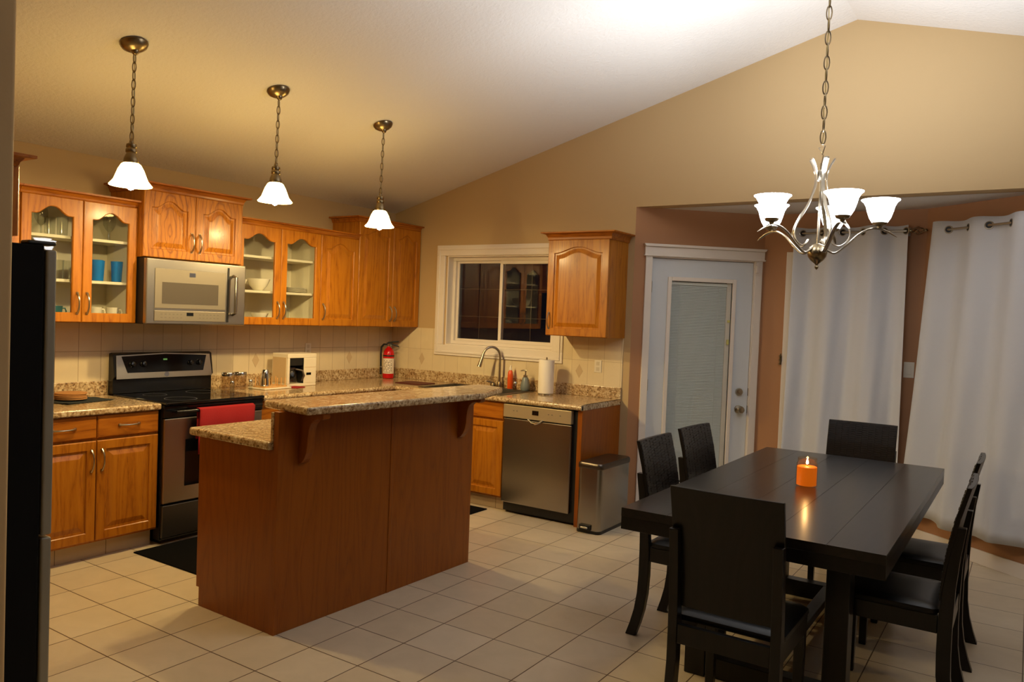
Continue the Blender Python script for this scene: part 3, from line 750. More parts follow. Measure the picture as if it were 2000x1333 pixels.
for i in range(3):
    x0 = .01+i*.468
    m = MB(); m.box(-.609, -.591, x0+.003, x0+.463, .12, .69); m.build('door', oak, t, bevel=.003)
    m = MB(); m.box(-.609, -.591, x0+.003, x0+.463, .70, .852); m.build('drawer', oak, t, bevel=.003)

# ---------------------------------------------------------------- sink, faucet
t = thing('kitchen_sink', 'dark steel double sink set in the worktop under the window', 'sink', (0, 0, ZC))
m = MB()
m.box(SX0-.02, SX1+.02, SY0-.02, SY0+.012, 0, .007); m.box(SX0-.02, SX1+.02, SY1-.012, SY1+.02, 0, .007)
m.box(SX0-.02, SX0+.012, SY0+.012, SY1-.012, 0, .007); m.box(SX1-.012, SX1+.02, SY0+.012, SY1-.012, 0, .007); m.box(1.245, 1.275, SY0+.012, SY1-.012, -.005, .005)
m.build('rim', mat('dull dark steel', srgb(112, 104, 94), .35, .9), t, bevel=.003)
m = MB()
for a, b in ((SX0+.004, 1.250), (1.270, SX1-.004)):
    m.box(a, b, SY0+.004, SY0+.008, -.17, 0); m.box(a, b, SY1-.008, SY1-.004, -.17, 0); m.box(a, a+.004, SY0+.008, SY1-.008, -.17, 0); m.box(b-.004, b, SY0+.008, SY1-.008, -.17, 0); m.box(a, b, SY0+.004, SY1-.004, -.174, -.17)
m.build('basin', ss, t)
FX, FY = 1.322, -.072
t = thing('faucet', 'brushed nickel gooseneck faucet in front of the window', 'faucet', (FX, FY, ZC+.0))
m = MB(); m.lathe([(.028, .0005), (.028, .008), (.020, .016), (.018, .05), (.014, .058)], (0, 0, 0), 20); m.build('base', nickel_d, t, True)
pts = [(0, 0, .05)]
pts += [(0, 0, .05+.22*i/5) for i in range(1, 6)]
R_ = .078
dx_, dy_ = -.62, -.785
for i in range(1, 15):
    a = PI*i/14*.93
    q = R_*(1-math.cos(a)); pts.append((dx_*q, dy_*q, .27+R_*1.1*math.sin(a)))
m = MB(); m.tube(pts, .0105, 12); m.build('spout', nickel, t, True)
e = Vector(pts[-1]); dr = (Vector(pts[-1])-Vector(pts[-2])).normalized()
m = MB(); m.tube([e-dr*.005, e+dr*.03, e+dr*.07, e+dr*.11], [.012, .014, .017, .019], 14); m.build('spray_head', nickel, t, True)
m = MB(); m.lathe([(.024, .0), (.024, .03), (.020, .04), (.012, .05), (.004, .052)], (-.062, -.004, .0005), 18); m.tube([(-.062, -.004, .04), (-.085, -.03, .055), (-.10, -.05, .058)], [.008, .007, .006], 8)
m.build('lever', nickel_d, t, True)
# bottles by the sink
t = thing('soap_bottle', 'slim orange dish soap bottle beside the faucet', 'bottle', (1.436, -.075, ZC))
m = MB(); m.lathe([(.022, 0), (.024, .01), (.024, .12), (.020, .15), (.011, .165)], (0, 0, .0005), 18); m.build('bottle', orange_p, t, True)
m = MB(); m.lathe([(.012, .165), (.012, .185), (.008, .19), (.006, .205), (.002, .207)], (0, 0, .0005), 14); m.build('cap', cream_p, t, True)
t = thing('small_shaker', 'tiny chrome-lidded jar between orange bottle and soap pump', 'shaker', (1.536, -.15, ZC+.007))
m = MB(); m.lathe([(.015, 0), (.016, .045), (.013, .05)], (0, 0, .0005), 16); m.build('jar', smoke_g, t, True)
m = MB(); m.lathe([(.016, .0505), (.016, .066), (.012, .072)], (0, 0, .0005), 16); m.build('lid', chrome, t, True)
t = thing('soap_dispenser', 'grey glazed soap pump bottle near the paper towels', 'soap dispenser', (1.612, -.11, ZC+.007))
m = MB(); m.lathe([(.034, 0), (.042, .015), (.040, .045), (.030, .085), (.026, .105), (.020, .112)], (0, 0, .0005), 22); m.build('bottle', greyglaze, t, True)
m = MB(); m.lathe([(.018, .1125), (.018, .128), (.006, .134), (.006, .165)], (0, 0, .0005), 14); m.tube([(.01, 0, .168), (-.02, -.004, .170), (-.045, -.006, .164)], [.007, .006, .004], 8); m.build('pump', nickel, t, True)
t = thing('paper_towel_roll', 'white paper towel roll standing right of the sink', 'paper towel', (1.862, -.19, ZC))
m = MB(); m.lathe([(.020, .012), (.062, .012), (.064, .02), (.064, .275), (.062, .283), (.020, .283)], (0, 0, .0), 32, False); m.build('roll', paper, t, True)
m = MB(); m.lathe([(.060, .0), (.060, .008), (.052, .011), (.008, .011), (.007, .30), (.002, .305)], (0, 0, .0005), 24); m.build('stand', chrome, t, True)

# dark red board lying in the corner
m = MB(); a = math.radians(40); 
c_, s_ = math.cos(.02), math.sin(.02)
m.box(-.135, .135, -.115, .115, 0, .008); o = m.build('cutting_board', darkred, None, bevel=.003); o.location = (.62, -.36, ZC+.0005); o.rotation_euler = (0, 0, .05)
tag(o, 'flat dark red board lying in the worktop corner', 'board')

# fire extinguisher
t = thing('fire_extinguisher', 'red fire extinguisher standing in the worktop corner', 'fire extinguisher', (.125, -.172, ZC), math.radians(33.5))
t.scale = (1.06, 1.06, 1.06)
m = MB(); m.lathe([(.040, 0), (.048, .004), (.049, .02), (.049, .215), (.044, .240), (.030, .262), (.016, .275), (.015, .285)], (0, 0, .0005), 28); m.build('cylinder', red_p, t, True)
m = MB(); m.lathe([(.0495, .045), (.0497, .046), (.0497, .178), (.0495, .179)], (0, 0, 0), 28, False); m.build('label', label_m, t, True)
m = MB()
for r in range(9):
    z = .055+r*.0125
    for k in range(6):
        if (r*5+k*3) % 7 < 2: continue
        a0 = -PI/2-.75+k*.27; L = []
        a1 = a0+.13+.06*((r*k) % 2)
        pts = [(.0500*math.cos(a), .0500*math.sin(a)) for a in (a0, (a0+a1)/2, a1)]
        for (xa, ya), (xb, yb) in zip(pts, pts[1:]):
            v = [m.bm.verts.new(q) for q in ((xa, ya, z), (xb, yb, z), (xb, yb, z+.006), (xa, ya, z+.006))]; m._f(v)
m.build('label_print', ink, t)
m = MB(); m.lathe([(.0498, .196), (.0506, .198), (.0506, .206), (.0498, .208)], (0, 0, 0), 28, False); m.build('strap', blk_m, t, True)
m = MB(); m.lathe([(.016, .285), (.016, .305), (.010, .31)], (0, 0, .0), 16); m.build('valve', chrome, t, True)
m = MB(); m.hexa([(-.02, -.008, .306), (.03, -.008, .306), (.03, .008, .306), (-.02, .008, .306), (-.02, -.008, .318), (.03, -.008, .312), (.03, .008, .312), (-.02, .008, .318)])
m.tube([(-.01, 0, .316), (.03, 0, .322), (.085, 0, .330)], [.007, .007, .006], 8); m.tube([(.015, 0, .304), (.05, 0, .298), (.088, 0, .284)], [.006, .007, .006], 8); m.build('lever', blk_m, t, True)
m = MB(); m.lathe([(.010, -.006), (.010, .006)], (.020, -.014, .292), 12, True, Matrix.Rotation(PI/2, 3, 'X')); m.build('gauge', chrome, t, True)
m = MB(); m.tube([(-.012, 0, .300), (-.045, 0, .300), (-.066, 0, .275), (-.070, 0, .22), (-.068, 0, .12), (-.066, 0, .035)], .009, 10); m.build('hose', blk_m, t, True)
MB().box(-.072, -.046, -.012, .012, .098, .106).build('hose_clip', chrome, t)

# coffee maker
t = thing('coffee_maker', 'cream plastic coffee maker with glass carafe on the back worktop', 'coffee maker', (.03, -1.485, ZC), RZA)
W, D0, D1, H = .295, -.235, -.05, .262
m = MB()
m.box(0, W, D0, D1, .0005, .022); m.box(0, W, D0, D1, H-.035, H); m.box(0, .022, D0, D1, .022, H-.035); m.box(.165, W, D0, D1, .022, H-.035); m.box(.022, .165, D1-.02, D1, .022, H-.035)
m.build('body', cream_p, t, bevel=.004)
MB().box(-.003, 0, D0+.02, D1-.01, .03, H-.03).build('side_panel', beige_p, t, bevel=.002)
m = MB(); m.box(.0225, .1645, D1-.0225, D1-.0205, .0225, H-.0355); m.box(.0225, .0235, D0+.004, D1-.022, .0225, H-.0355); m.box(.1635, .1645, D0+.004, D1-.022, .0225, H-.0355); m.box(.03, .16, D0+.01, D1-.03, H-.095, H-.036)
m.build('brew_recess', blk_m, t)
m = MB(); m.lathe([(.045, 0), (.055, .01), (.058, .04), (.050, .085), (.036, .105), (.038, .115)], (.090, -.145-.02, .024), 24, False); m.build('carafe', smoke_g, t, True)
m = MB(); m.lathe([(.039, .1155), (.039, .125), (.01, .128)], (.090, -.165, .024), 20); m.tube([(.118, -.19, .135), (.150, -.235, .125), (.158, -.245, .085), (.148, -.23, .045)], [.008, .009, .009, .007], 8); m.build('carafe_handle', smoke_g if False else mat('smoky brown plastic', srgb(70, 56, 48), .4), t, True)
MB().box(.190, .240, D0-.001, D0, .088, .108).build('display', blk_g, t)
MB().box(.17, W-.004, D0-.0008, D0, .150, .153).build('seam', beige_p, t)
# canisters, shakers
t0 = thing('canister', 'brown glass canister with chrome lid, left of the pair beside the stove', 'canister', (.20, -1.985, ZC), 0, 'canisters beside the stove')
m = MB(); m.lathe([(.042, 0), (.046, .006), (.046, .100), (.044, .105)], (0, 0, .0005), 24); m.build('jar', smoke_g, t0, True)
m = MB(); m.lathe([(.047, .1055), (.048, .108), (.048, .128), (.045, .132)], (0, 0, .0005), 24); m.build('lid', chrome, t0, True)
dup(t0, (.20, -1.880, ZC), 0, 'brown glass canister with chrome lid, right of the pair beside the stove')
t0 = thing('pepper_shaker', 'small glass shaker with chrome cap left of the canisters', 'shaker', (.235, -2.018-.0+.0, ZC), 0, 'small shakers')
m = MB(); m.lathe([(.014, 0), (.016, .05), (.012, .058)], (0, 0, .0005), 14); m.build('jar', glass_w, t0, True)
m = MB(); m.lathe([(.014, .0585), (.014, .07), (.010, .076)], (0, 0, .0005), 14); m.build('cap', chrome, t0, True)
t0.location = (.285, -2.012, ZC)
dup(t0, (.27, -1.838, ZC), 0, 'small glass shaker with chrome cap right of the canisters')
# dish rack with steel cup
t = thing('dish_drainer', 'small bamboo peg dish drainer beside the coffee maker', 'dish rack', (.27, -1.655, ZC), RZA+.06)
m = MB(); m.box(-.135, .135, -.09, .10, .0005, .012); m.build('tray', cream_p, t, bevel=.005, seg=3)
m = MB(); m.box(-.115, .115, -.06, -.045, .0125, .022); m.box(-.115, .115, .045, .06, .0125, .022); m.box(-.115, -.10, -.045, .045, .0125, .022); m.box(.10, .115, -.045, .045, .0125, .022); m.build('rack_frame', bamboo, t, bevel=.001)
for i in range(6):
    x = -.10+i*.04
    for y in (-.052, .052): 
        if (i in (2,) ): continue
        m = MB(); m.tube([(x, y, .0225), (x, y, .085)], .004, 8); m.build('peg', bamboo, t, True)
t = thing('steel_tumbler', 'upside-down steel tumbler on the dish drainer', 'tumbler', (.265, -1.700, ZC+.0235)); t.scale = (1.12, 1.12, 1.12)
m = MB(); m.lathe([(.033, 0), (.031, .03), (.026, .085), (.022, .105), (.018, .110)], (0, 0, 0), 24); m.build('cup', chrome, t, True)
m = MB(); m.lathe([(.0335, .0), (.0345, .002), (.0335, .005)], (0, 0, 0), 24, False); m.build('rim', chrome, t, True)
o = MB().box(-.05, .05, -.06, .06, 0, .006).build('dish_cloth', red_cloth, None, bevel=.002); o.location = (.262, -1.478, ZC+.0005); o.rotation_euler = (0, 0, .3)
o.location = (.325, -1.452, ZC+.0005)
tag(o, 'small folded red cloth in front of the coffee maker', 'cloth')
# round trivets on dark cloth
m = MB(); gx, gy = 12, 12; G = []
for i in range(gx+1):
    row = []
    for j in range(gy+1):
        u, v_ = i/gx-.5, j/gy-.5
        row.append(m.bm.verts.new((u*.26, v_*.34, .003+.004*max(0, math.sin(u*9+v_*5))*(abs(v_) > .25))))
    G.append(row)
for i in range(gx):
    for j in range(gy): m._f([G[i][j], G[i+1][j], G[i+1][j+1], G[i][j+1]])
o = m.build('dark_cloth', darkcloth, None, True, solid=.003); o.location = (.235, -3.11, ZC+.001); o.rotation_euler = (0, 0, .25)
tag(o, 'dark folded cloth under the round placemats', 'cloth')
for k in range(4):
    m = MB(); m.lathe([(.085, 0), (.090, .002), (.090, .008), (.085, .010)], (0, 0, 0), 36)
    o = m.build('round_placemat', cork, None, True); o.location = (.22+.002*(k % 2), -3.135-.003*(k % 3), ZC+.0125+k*.0105)
    tag(o, ['round tan placemat lying lowest in the pile on the dark cloth', 'round tan placemat second from the bottom of the pile', 'round tan placemat just below the top one of the pile', 'round tan placemat lying on top of the pile'][k], 'placemat', 'stacked round placemats')

# ---------------------------------------------------------------- cabinet contents (left glass cabinet: shelves at 1.905, 1.645, floor 1.405)
def glassware(name, label, cat, prof, x, y, z, m_, group=None, seg=20, cap=True):
    m = MB(); m.lathe(prof, (0, 0, 0), seg, False); o = m.build(name, m_, None, True); o.location = (x, y, z); 
    return tag(o, label, cat, group)
goblet = [(.030, 0), (.030, .003), (.006, .008), (.005, .055), (.020, .07), (.036, .10), (.037, .135), (.032, .16)]
tumb = [(.001, .002), (.026, .002), (.028, .004), (.032, .115)]
def piece(name, label, cat, prof, pos, m_, group=None): return glassware(name, label, cat, prof, *pos, m_, group)
ZS = (1.4055, 1.6455, 1.9055)
gl = 'stemware on the top shelf'
piece('wine_glass', 'clear stem glass at the far left of the top shelf', 'glass', goblet, (.20, -3.41, ZS[2]), glass_w, gl)
piece('wine_glass', 'clear stem glass in the middle of the top shelf behind the left door', 'glass', goblet, (.16, -3.30, ZS[2]), glass_w, gl)
piece('wine_glass', 'clear stem glass on the top shelf behind the right door', 'glass', goblet, (.20, -2.905, ZS[2]), glass_w, gl)
piece('drinking_glass', 'straight clear glass right of the middle stem glass on the top shelf', 'glass', tumb, (.21, -3.20, ZS[2]), glass_w, 'clear tumblers')
piece('drinking_glass', 'straight clear glass on the top shelf beside the door stile', 'glass', tumb, (.13, -3.235, ZS[2]), glass_w, 'clear tumblers')
piece('drinking_glass', 'clear glass on the middle shelf next to the fridge edge', 'glass', tumb, (.22, -3.225, ZS[1]), glass_w, 'clear tumblers')
piece('drinking_glass', 'clear glass on the middle shelf right behind the left door stile', 'glass', tumb, (.19, -3.155, ZS[1]), glass_w, 'clear tumblers')
btum = [(.001, .002), (.027, .002), (.029, .004), (.036, .130), (.037, .132), (.035, .13)]
for i, (x, y, lb) in enumerate(((.235, -2.998, 'blue tumbler leftmost on the middle shelf'), (.165, -2.950, 'blue tumbler second on the middle shelf, touching the first'), (.22, -2.862, 'blue tumbler standing apart at the right of the middle shelf'))):
    piece('blue_tumbler', lb, 'tumbler', btum, (x, y, ZS[1]), blue_m, 'blue tumblers')
def mug(label, x, y, z, m_, rz, group):
    t = thing('mug', label, 'mug', (x, y, z), rz, group)
    m = MB(); m.lathe([(.001, .001), (.028, .001), (.033, .012), (.038, .075), (.039, .077), (.036, .075)], (0, 0, 0), 20, False); m.build('cup', m_, t, True)
    m = MB(); m.tube([(.034, 0, .062), (.055, 0, .064), (.062, 0, .045), (.052, 0, .024), (.032, 0, .020)], .0045, 8); m.build('handle', m_, t, True)
mug('white mug on the bottom shelf right behind the door stile', .22, -2.995, ZS[0], white_c, PI/2, 'mugs on the bottom shelf')
mug('white mug rightmost on the bottom shelf of the left cabinet', .22, -2.885, ZS[0], white_c, PI/2, 'mugs on the bottom shelf')
mug('teal mug at the left end of the bottom shelf by the fridge', .22, -3.235, ZS[0], teal_m, PI/2, 'mugs on the bottom shelf')
# right glass cabinet
bowl = [(.001, .002), (.03, .002), (.034, .006), (.060, .035), (.078, .075), (.079, .078), (.074, .072)]
bowlg = 'white bowls in the right cabinet'
piece('bowl', 'white bowl half hidden at the left of the middle shelf', 'bowl', bowl, (.17, -1.915, ZS[1]), white_c, bowlg)
piece('bowl', 'large white bowl in full view on the middle shelf', 'bowl', [(r*1.12, z*1.15) for r, z in bowl], (.20, -1.740, ZS[1]), white_c, bowlg)
piece('bowl', 'small white bowl on the bottom shelf behind the left glass door', 'bowl', [(r*.85, z*.9) for r, z in bowl], (.20, -1.72, ZS[0]), white_c, bowlg)
for k in range(5):
    piece('plate', ['white plate lowest in the stack on the middle shelf', 'white plate second from the bottom of the stack', 'white plate in the middle of the stack', 'white plate just below the top of the stack', 'white plate on top of the stack'][k], 'plate',
          [(.001, .001), (.055, .001), (.060, .003), (.100, .010), (.101, .012), (.06, .006)], (.18, -1.378, ZS[1]+k*.0075), white_c, 'stacked plates in the right cabinet')
piece('drinking_glass', 'clear glass on the bottom shelf behind the right glass door', 'glass', tumb, (.2, -1.47, ZS[0]), glass_w, 'clear tumblers')

# ---------------------------------------------------------------- rugs, bin
o = MB().box(.66, 1.42, -2.97, -2.05, .0005, .008).build('rug', rug_m, None, bevel=.003); tag(o, 'black rug on the tiles in front of the stove', 'rug')
o = MB().box(.90, 1.64, -1.42, -.64, .0005, .008).build('rug', rug_m, None, bevel=.003); tag(o, 'black rug in front of the sink beyond the island', 'rug')
t = thing('trash_can', 'stainless pedal bin beside the dishwasher end panel', 'trash can', (2.565, -.47, 0))
def rrect(x0, x1, y0, y1, r, z, n=6):
    P = []
    for cx_, cy_, a0 in ((x1-r, y1-r, 0), (x0+r, y1-r, PI/2), (x0+r, y0+r, PI), (x1-r, y0+r, 1.5*PI)):
        for i in range(n+1): a = a0+PI/2*i/n; P.append((cx_+r*math.cos(a), cy_+r*math.sin(a), z))
    return P
bx = (-.095, .095, -.245, .235)
m = MB(); m.loops([rrect(*bx, .035, .022), rrect(*bx, .035, .462)]); m.build('bin_body', ss_v, t, True)
m = MB(); m.loops([rrect(-.097, .097, -.247, .237, .036, 0), rrect(-.097, .097, -.247, .237, .036, .022)]); m.build('base_ring', blk_m, t, True)
m = MB(); m.loops([rrect(-.099, .099, -.249, .239, .037, .462), rrect(-.101, .101, -.251, .241, .038, .468), rrect(-.101, .101, -.251, .241, .038, .492), rrect(-.094, .094, -.244, .234, .034, .502)]); m.build('lid', mat('dark steel lid', srgb(96, 88, 80), .3, .9), t, True)
m = MB(); m.box(-.060, .030, -.262, -.246, .022, .062); m.build('pedal_recess', blk_m, t, bevel=.004)
m = MB(); m.box(-.040, .020, -.285, -.250, .040, .052); m.build('pedal', chrome, t, bevel=.005, seg=3)

# ---------------------------------------------------------------- dining table
t = thing('dining_table', 'large espresso wooden dining table with thick top', 'table', (4.268, -1.689, 0))
HX, HY = .495, 1.053
m = MB()
xs_ = [-HX, -.30, -.10, .10, .30, HX]
m.box(-HX, HX, -HY, HY, .725, .757)
for a, b in zip(xs_, xs_[1:]): m.box(a+.0006, b-.0006, -HY+.0, HY, .757, .760)
m.build('table_top', esp_y, t)
m = MB(); m.box(-HX, HX, -HY, -HY+.03, .672, .725); m.box(-HX, HX, HY-.03, HY, .672, .725); m.box(-HX, -HX+.03, -HY+.03, HY-.03, .672, .725); m.box(HX-.03, HX, -HY+.03, HY-.03, .672, .725)
m.build('apron', espresso, t, bevel=.002)
for sy in (-1, 1):
    for sx in (-1, 1):
        xc = sx*.283; yc = sy*.655
        m = MB(); m.box(xc-.045, xc+.045, yc-.05, yc+.05, 0, .7245); m.build('leg', espresso, t, bevel=.004)
    m = MB(); m.box(-.2375, .2375, sy*.655-.035, sy*.655+.035, .0, .09); m.build('leg_rail', espresso, t, bevel=.003)
m = MB(); m.box(-.03, .03, -.62, .62, .05, .09); m.build('stretcher', espresso, t, bevel=.003)

# ---------------------------------------------------------------- chairs (front faces local +y; rear post reference at y=0)
def make_chair(label):
    t = thing('dining_chair', label, 'chair', (0, 0, 0), 0, 'chairs around the dining table')
    HW = .200
    def leg_path(sx):
        m = MB(); path = [(-.052, 0), (-.032, .06), (-.014, .13), (-.003, .21), (0, .30), (0, .42), (-.004, .55), (-.015, .68), (-.030, .79)]
        Ls = []
        for y, z in path:
            d = .050 if z < .45 else .050-.018*(z-.45)/.34
            x0, x1 = (HW-.035, HW) if sx > 0 else (-HW, -HW+.035)
            if z < .3: k = .010*(1-z/.3); x0, x1 = x0+sx*k, x1+sx*k
            Ls.append([(x0, y, z), (x1, y, z), (x1, y+d, z), (x0, y+d, z)])
        m.loops(Ls); return m
    for sx in (-1, 1): leg_path(sx).build('leg', espresso, t, bevel=.003)
    for sx in (-1, 1):
        m = MB(); a, b = (.150, .190) if sx > 0 else (-.190, -.150)
        m.hexa([(a+.004, .395, 0), (b-.004, .395, 0), (b-.004, .427, 0), (a+.004, .427, 0), (a, .390, .44), (b, .390, .44), (b, .430, .44), (a, .430, .44)]); m.build('leg', espresso, t, bevel=.003)
    m = MB(); m.box(-.165, .165, .004, .028, .37, .440); m.box(-.150, .150, .402, .426, .37, .440)
    for sx in (-1, 1): m.box(sx*.192, sx*.166, .051, .389, .37, .440)
    m.build('seat_frame', espresso, t, bevel=.002)
    # cushion
    Ls = []
    for ins, z in ((.0, .441), (-.004, .448), (-.002, .462), (.012, .472), (.05, .477), (.12, .479)):
        Ls.append([(x, y, z) for x, y, _ in rrect(-.194+ins, .194-ins, .052+ins, .434-ins, .03, 0, 4)])
    m = MB(); m.loops(Ls); m.build('seat', leather, t, True)
    # back panel: leaning, attached to the front of the posts, rising above them
    m = MB()
    rows = [(.050, .50), (.044, .60), (.032, .70), (.010, .82), (-.022, .945)]
    N = 8; Lf = []
    for y, z in rows:
        F, B = [], []
        for i in range(N+1):
            x = -.198+.396*i/N; cv = -.010*(1-(x/.198)**2)
            F.append((x, y+cv, z)); B.append((x, y+cv-.018, z))
        Lf.append(F+B[::-1])
    m.loops(Lf); o = m.build('backrest', [espresso, carved], t, True, bevel=.002)
    for p in o.data.polygons:
        if p.normal.y > .5: p.material_index = 1
    # staggered little relief blocks over the front of the panel
    def fy(x, z):
        for (ya, za), (yb, zb) in zip(rows, rows[1:]):
            if za <= z <= zb: return ya+(yb-ya)*(z-za)/(zb-za)-.010*(1-(x/.198)**2)
        return rows[-1][0]
    rg = random.Random(3); m = MB(); nc = 10; cw = .384/nc
    for c in range(nc):
        xa = -.192+c*cw; z = .506+.007*(c % 2)
        while z < .932:
            hz = .0115; dd = rg.uniform(.0012, .0036); xb = xa+cw-.0012; z1_ = z+hz
            P = [(xa, fy(xa, z)-.001, z), (xb, fy(xb, z)-.001, z), (xb, fy(xb, z)+dd, z), (xa, fy(xa, z)+dd, z)]
            Q = [(xa, fy(xa, z1_)-.001, z1_), (xb, fy(xb, z1_)-.001, z1_), (xb, fy(xb, z1_)+dd, z1_), (xa, fy(xa, z1_)+dd, z1_)]
            m.hexa(P+Q); z += .0135
    m.build('relief_blocks', carved2, o)
    return t
chair = make_chair('espresso dining chair with its back to the camera at the near table end')
chair.location = (4.290, -2.990, 0); chair.rotation_euler = (0, 0, 0)
spots = [((4.283, -.395, 0), PI, 'espresso dining chair at the far table end before the curtains'),
         ((3.607, -1.967, 0), -PI/2, 'espresso dining chair on the left side nearer the camera'),
         ((3.600, -1.395, 0), -PI/2-.06, 'espresso dining chair on the left side farther back by the white door'),
         ((4.935, -1.380, 0), PI/2, 'espresso dining chair on the right side farther back'),
         ((4.940, -2.070, 0), PI/2, 'espresso dining chair on the right side nearer the camera')]
for loc, rz, lb in spots: dup(chair, loc, rz, lb)

# candle
t = thing('jar_candle', 'lit orange candle in a glass jar on the dining table', 'candle', (4.266, -1.73, .760))
m = MB(); m.lathe([(.046, .001), (.049, .006), (.049, .110), (.044, .122), (.044, .138)], (0, 0, 0), 28, False); m.build('jar', jar_g, t, True)
m = MB(); m.lathe([(.040, .006), (.0455, .008), (.0455, .095), (.040, .098)], (0, 0, 0), 28); m.build('wax', wax, t, True)
m = MB(); m.lathe([(.0012, .098), (.0012, .108)], (0, 0, 0), 6); m.build('wick', blk_m, t)
m = MB(); m.lathe([(.001, .106), (.006, .112), (.005, .120), (.001, .134)], (0, 0, 0), 12); m.build('flame', flame_m, t, True)

# ---------------------------------------------------------------- curtains and rods
def curtain(label, f, u0t, u1t, u0b, u1b, z0, z1, cross0, per, zr, off, name):
    t = thing('curtain', label, 'curtain', (0, 0, 0), 0, 'grey grommet curtains')
    m = MB(); NU, NZ = 150, 26; G = []
    for j in range(NZ+1):
        s = j/NZ; z = z1+(z0-z1)*s; row = []
        for i in range(NU+1):
            q = i/NU; u = (u0t+(u1t-u0t)*q)*(1-s)+(u0b+(u1b-u0b)*q)*s
            ut = u0t+(u1t-u0t)*q
            a = .030+.014*s
            wv = a*math.sin(PI*(ut-cross0)/per)*(-1)
            wv += s*.012*math.sin(q*23+2.0*s)+.004*math.sin(q*61+s*9)*s
            zz_ = z+(.012*math.sin(q*9+1) if j == NZ else 0)-.004*math.sin(PI*(ut-cross0)/per)*(1-s)
            row.append(m.bm.verts.new(f(u, zz_, off+wv)))
        G.append(row)
    for j in range(NZ):
        for i in range(NU): m._f([G[j][i], G[j][i+1], G[j+1][i+1], G[j+1][i]])
    m.build('cloth', curt_m, t, True, solid=.002)
    k = 0
    tt = Vector(f(1, 0, 0))-Vector(f(0, 0, 0)); nn = Vector(f(0, 0, 1))-Vector(f(0, 0, 0))
    while cross0+k*per < u1t:
        u = cross0+k*per
        if u > u0t:
            sgn = 1 if k % 2 == 0 else -1
            # cloth direction at this crossing
            sl = -.030*PI/per*math.cos(PI*(u-cross0)/per); d = (tt+nn*sl).normalized(); c = Vector(f(u, zr, off))
            nrm = d.cross(Vector((0, 0, 1)))
            m = MB(); pts = [c+d*(.024*math.cos(a))+Vector((0, 0, .024*math.sin(a))) for a in [2*PI*i/20 for i in range(20)]]
            m.tube(pts, .0045, 8, closed=True); m.build('grommet', nickel, t, True)
            m = MB(); m.loops([[c+d*(.020*math.cos(a))+Vector((0, 0, .020*math.sin(a)))+nrm*q for a in [2*PI*i/16 for i in range(16)]] for q in (-.004, .004)]); m.build('grommet_hole', blk_m, t)
        k += 1
    return t
curtain('grey curtain panel on the nook wall right of the door', fM, .255, 1.045, .235, 1.058, .20, 2.292, .311, .144, 2.251, .09, 'l')
curtain('grey curtain panel at the right edge of the picture', fR, .165, LR+.02, .02, LR+.02, .20, 2.292, .275, .155, 2.234, .10, 'r')
def rod(label, f, u0, u1, z, off, fin0, fin1):
    t = thing('curtain_rod', label, 'curtain rod')
    m = MB(); m.tube([f(u0, z, off), f(u1, z, off)], .0085, 12); m.build('pole', nickel, t, True)
    for fu, sg in ((fin0, -1), (fin1, 1)):
        if fu is None: continue
        m = MB(); m.tube([f(fu, z, off), f(fu+sg*.012, z, off)], .013, 12)
        for k in range(4):
            pts = []
            for i in range(17):
                s = i/16; a = k*PI/2+s*PI*1.1; r = .022*math.sin(PI*s)+.004
                pts.append(Vector(f(fu+sg*(.012+.085*s), z, off))+(Vector(f(0, 0, 1))-Vector(f(0, 0, 0)))*(r*math.cos(a))+Vector((0, 0, r*math.sin(a))))
            m.tube(pts, .003, 6)
        m.lathe([(.001, -.012), (.009, -.006), (.011, 0), (.009, .006), (.001, .012)], f(fu+sg*.105, z, off), 12)
        m.build('finial', nickel_d, t, True)
    for u in (u0+.02, u1-.02):
        m = MB(); m.tube([f(u, z, .0), f(u, z, off)], .006, 8); wbox(m, f, u-.014, u+.014, z-.03, z+.03, .0005, .006); m.build('bracket', nickel, t, True)
rod('nickel curtain rod with twisted cage finial over the left curtain', fM, .20, 1.055, 2.251, .09, None, 1.055)
rod('nickel curtain rod over the right curtain', fR, .15, LR-.03, 2.234, .10, None, None)
t = thing('tieback_hook', 'small silver tieback hook left of the left curtain', 'hook')
m = MB(); m.tube([fM(.170, 1.31, .022), fM(.170, 1.22, .028)], .006, 8)
for z in (1.29, 1.26, 1.23): m.lathe([(.001, -.010), (.011, -.004), (.011, .004), (.001, .010)], fM(.170, z, .028), 12)
m.build('knob', nickel_d, t, True); m = MB(); wbox(m, fM, .160, .178, 1.24, 1.28, .0005, .020); m.build('mount', nickel_d, t)

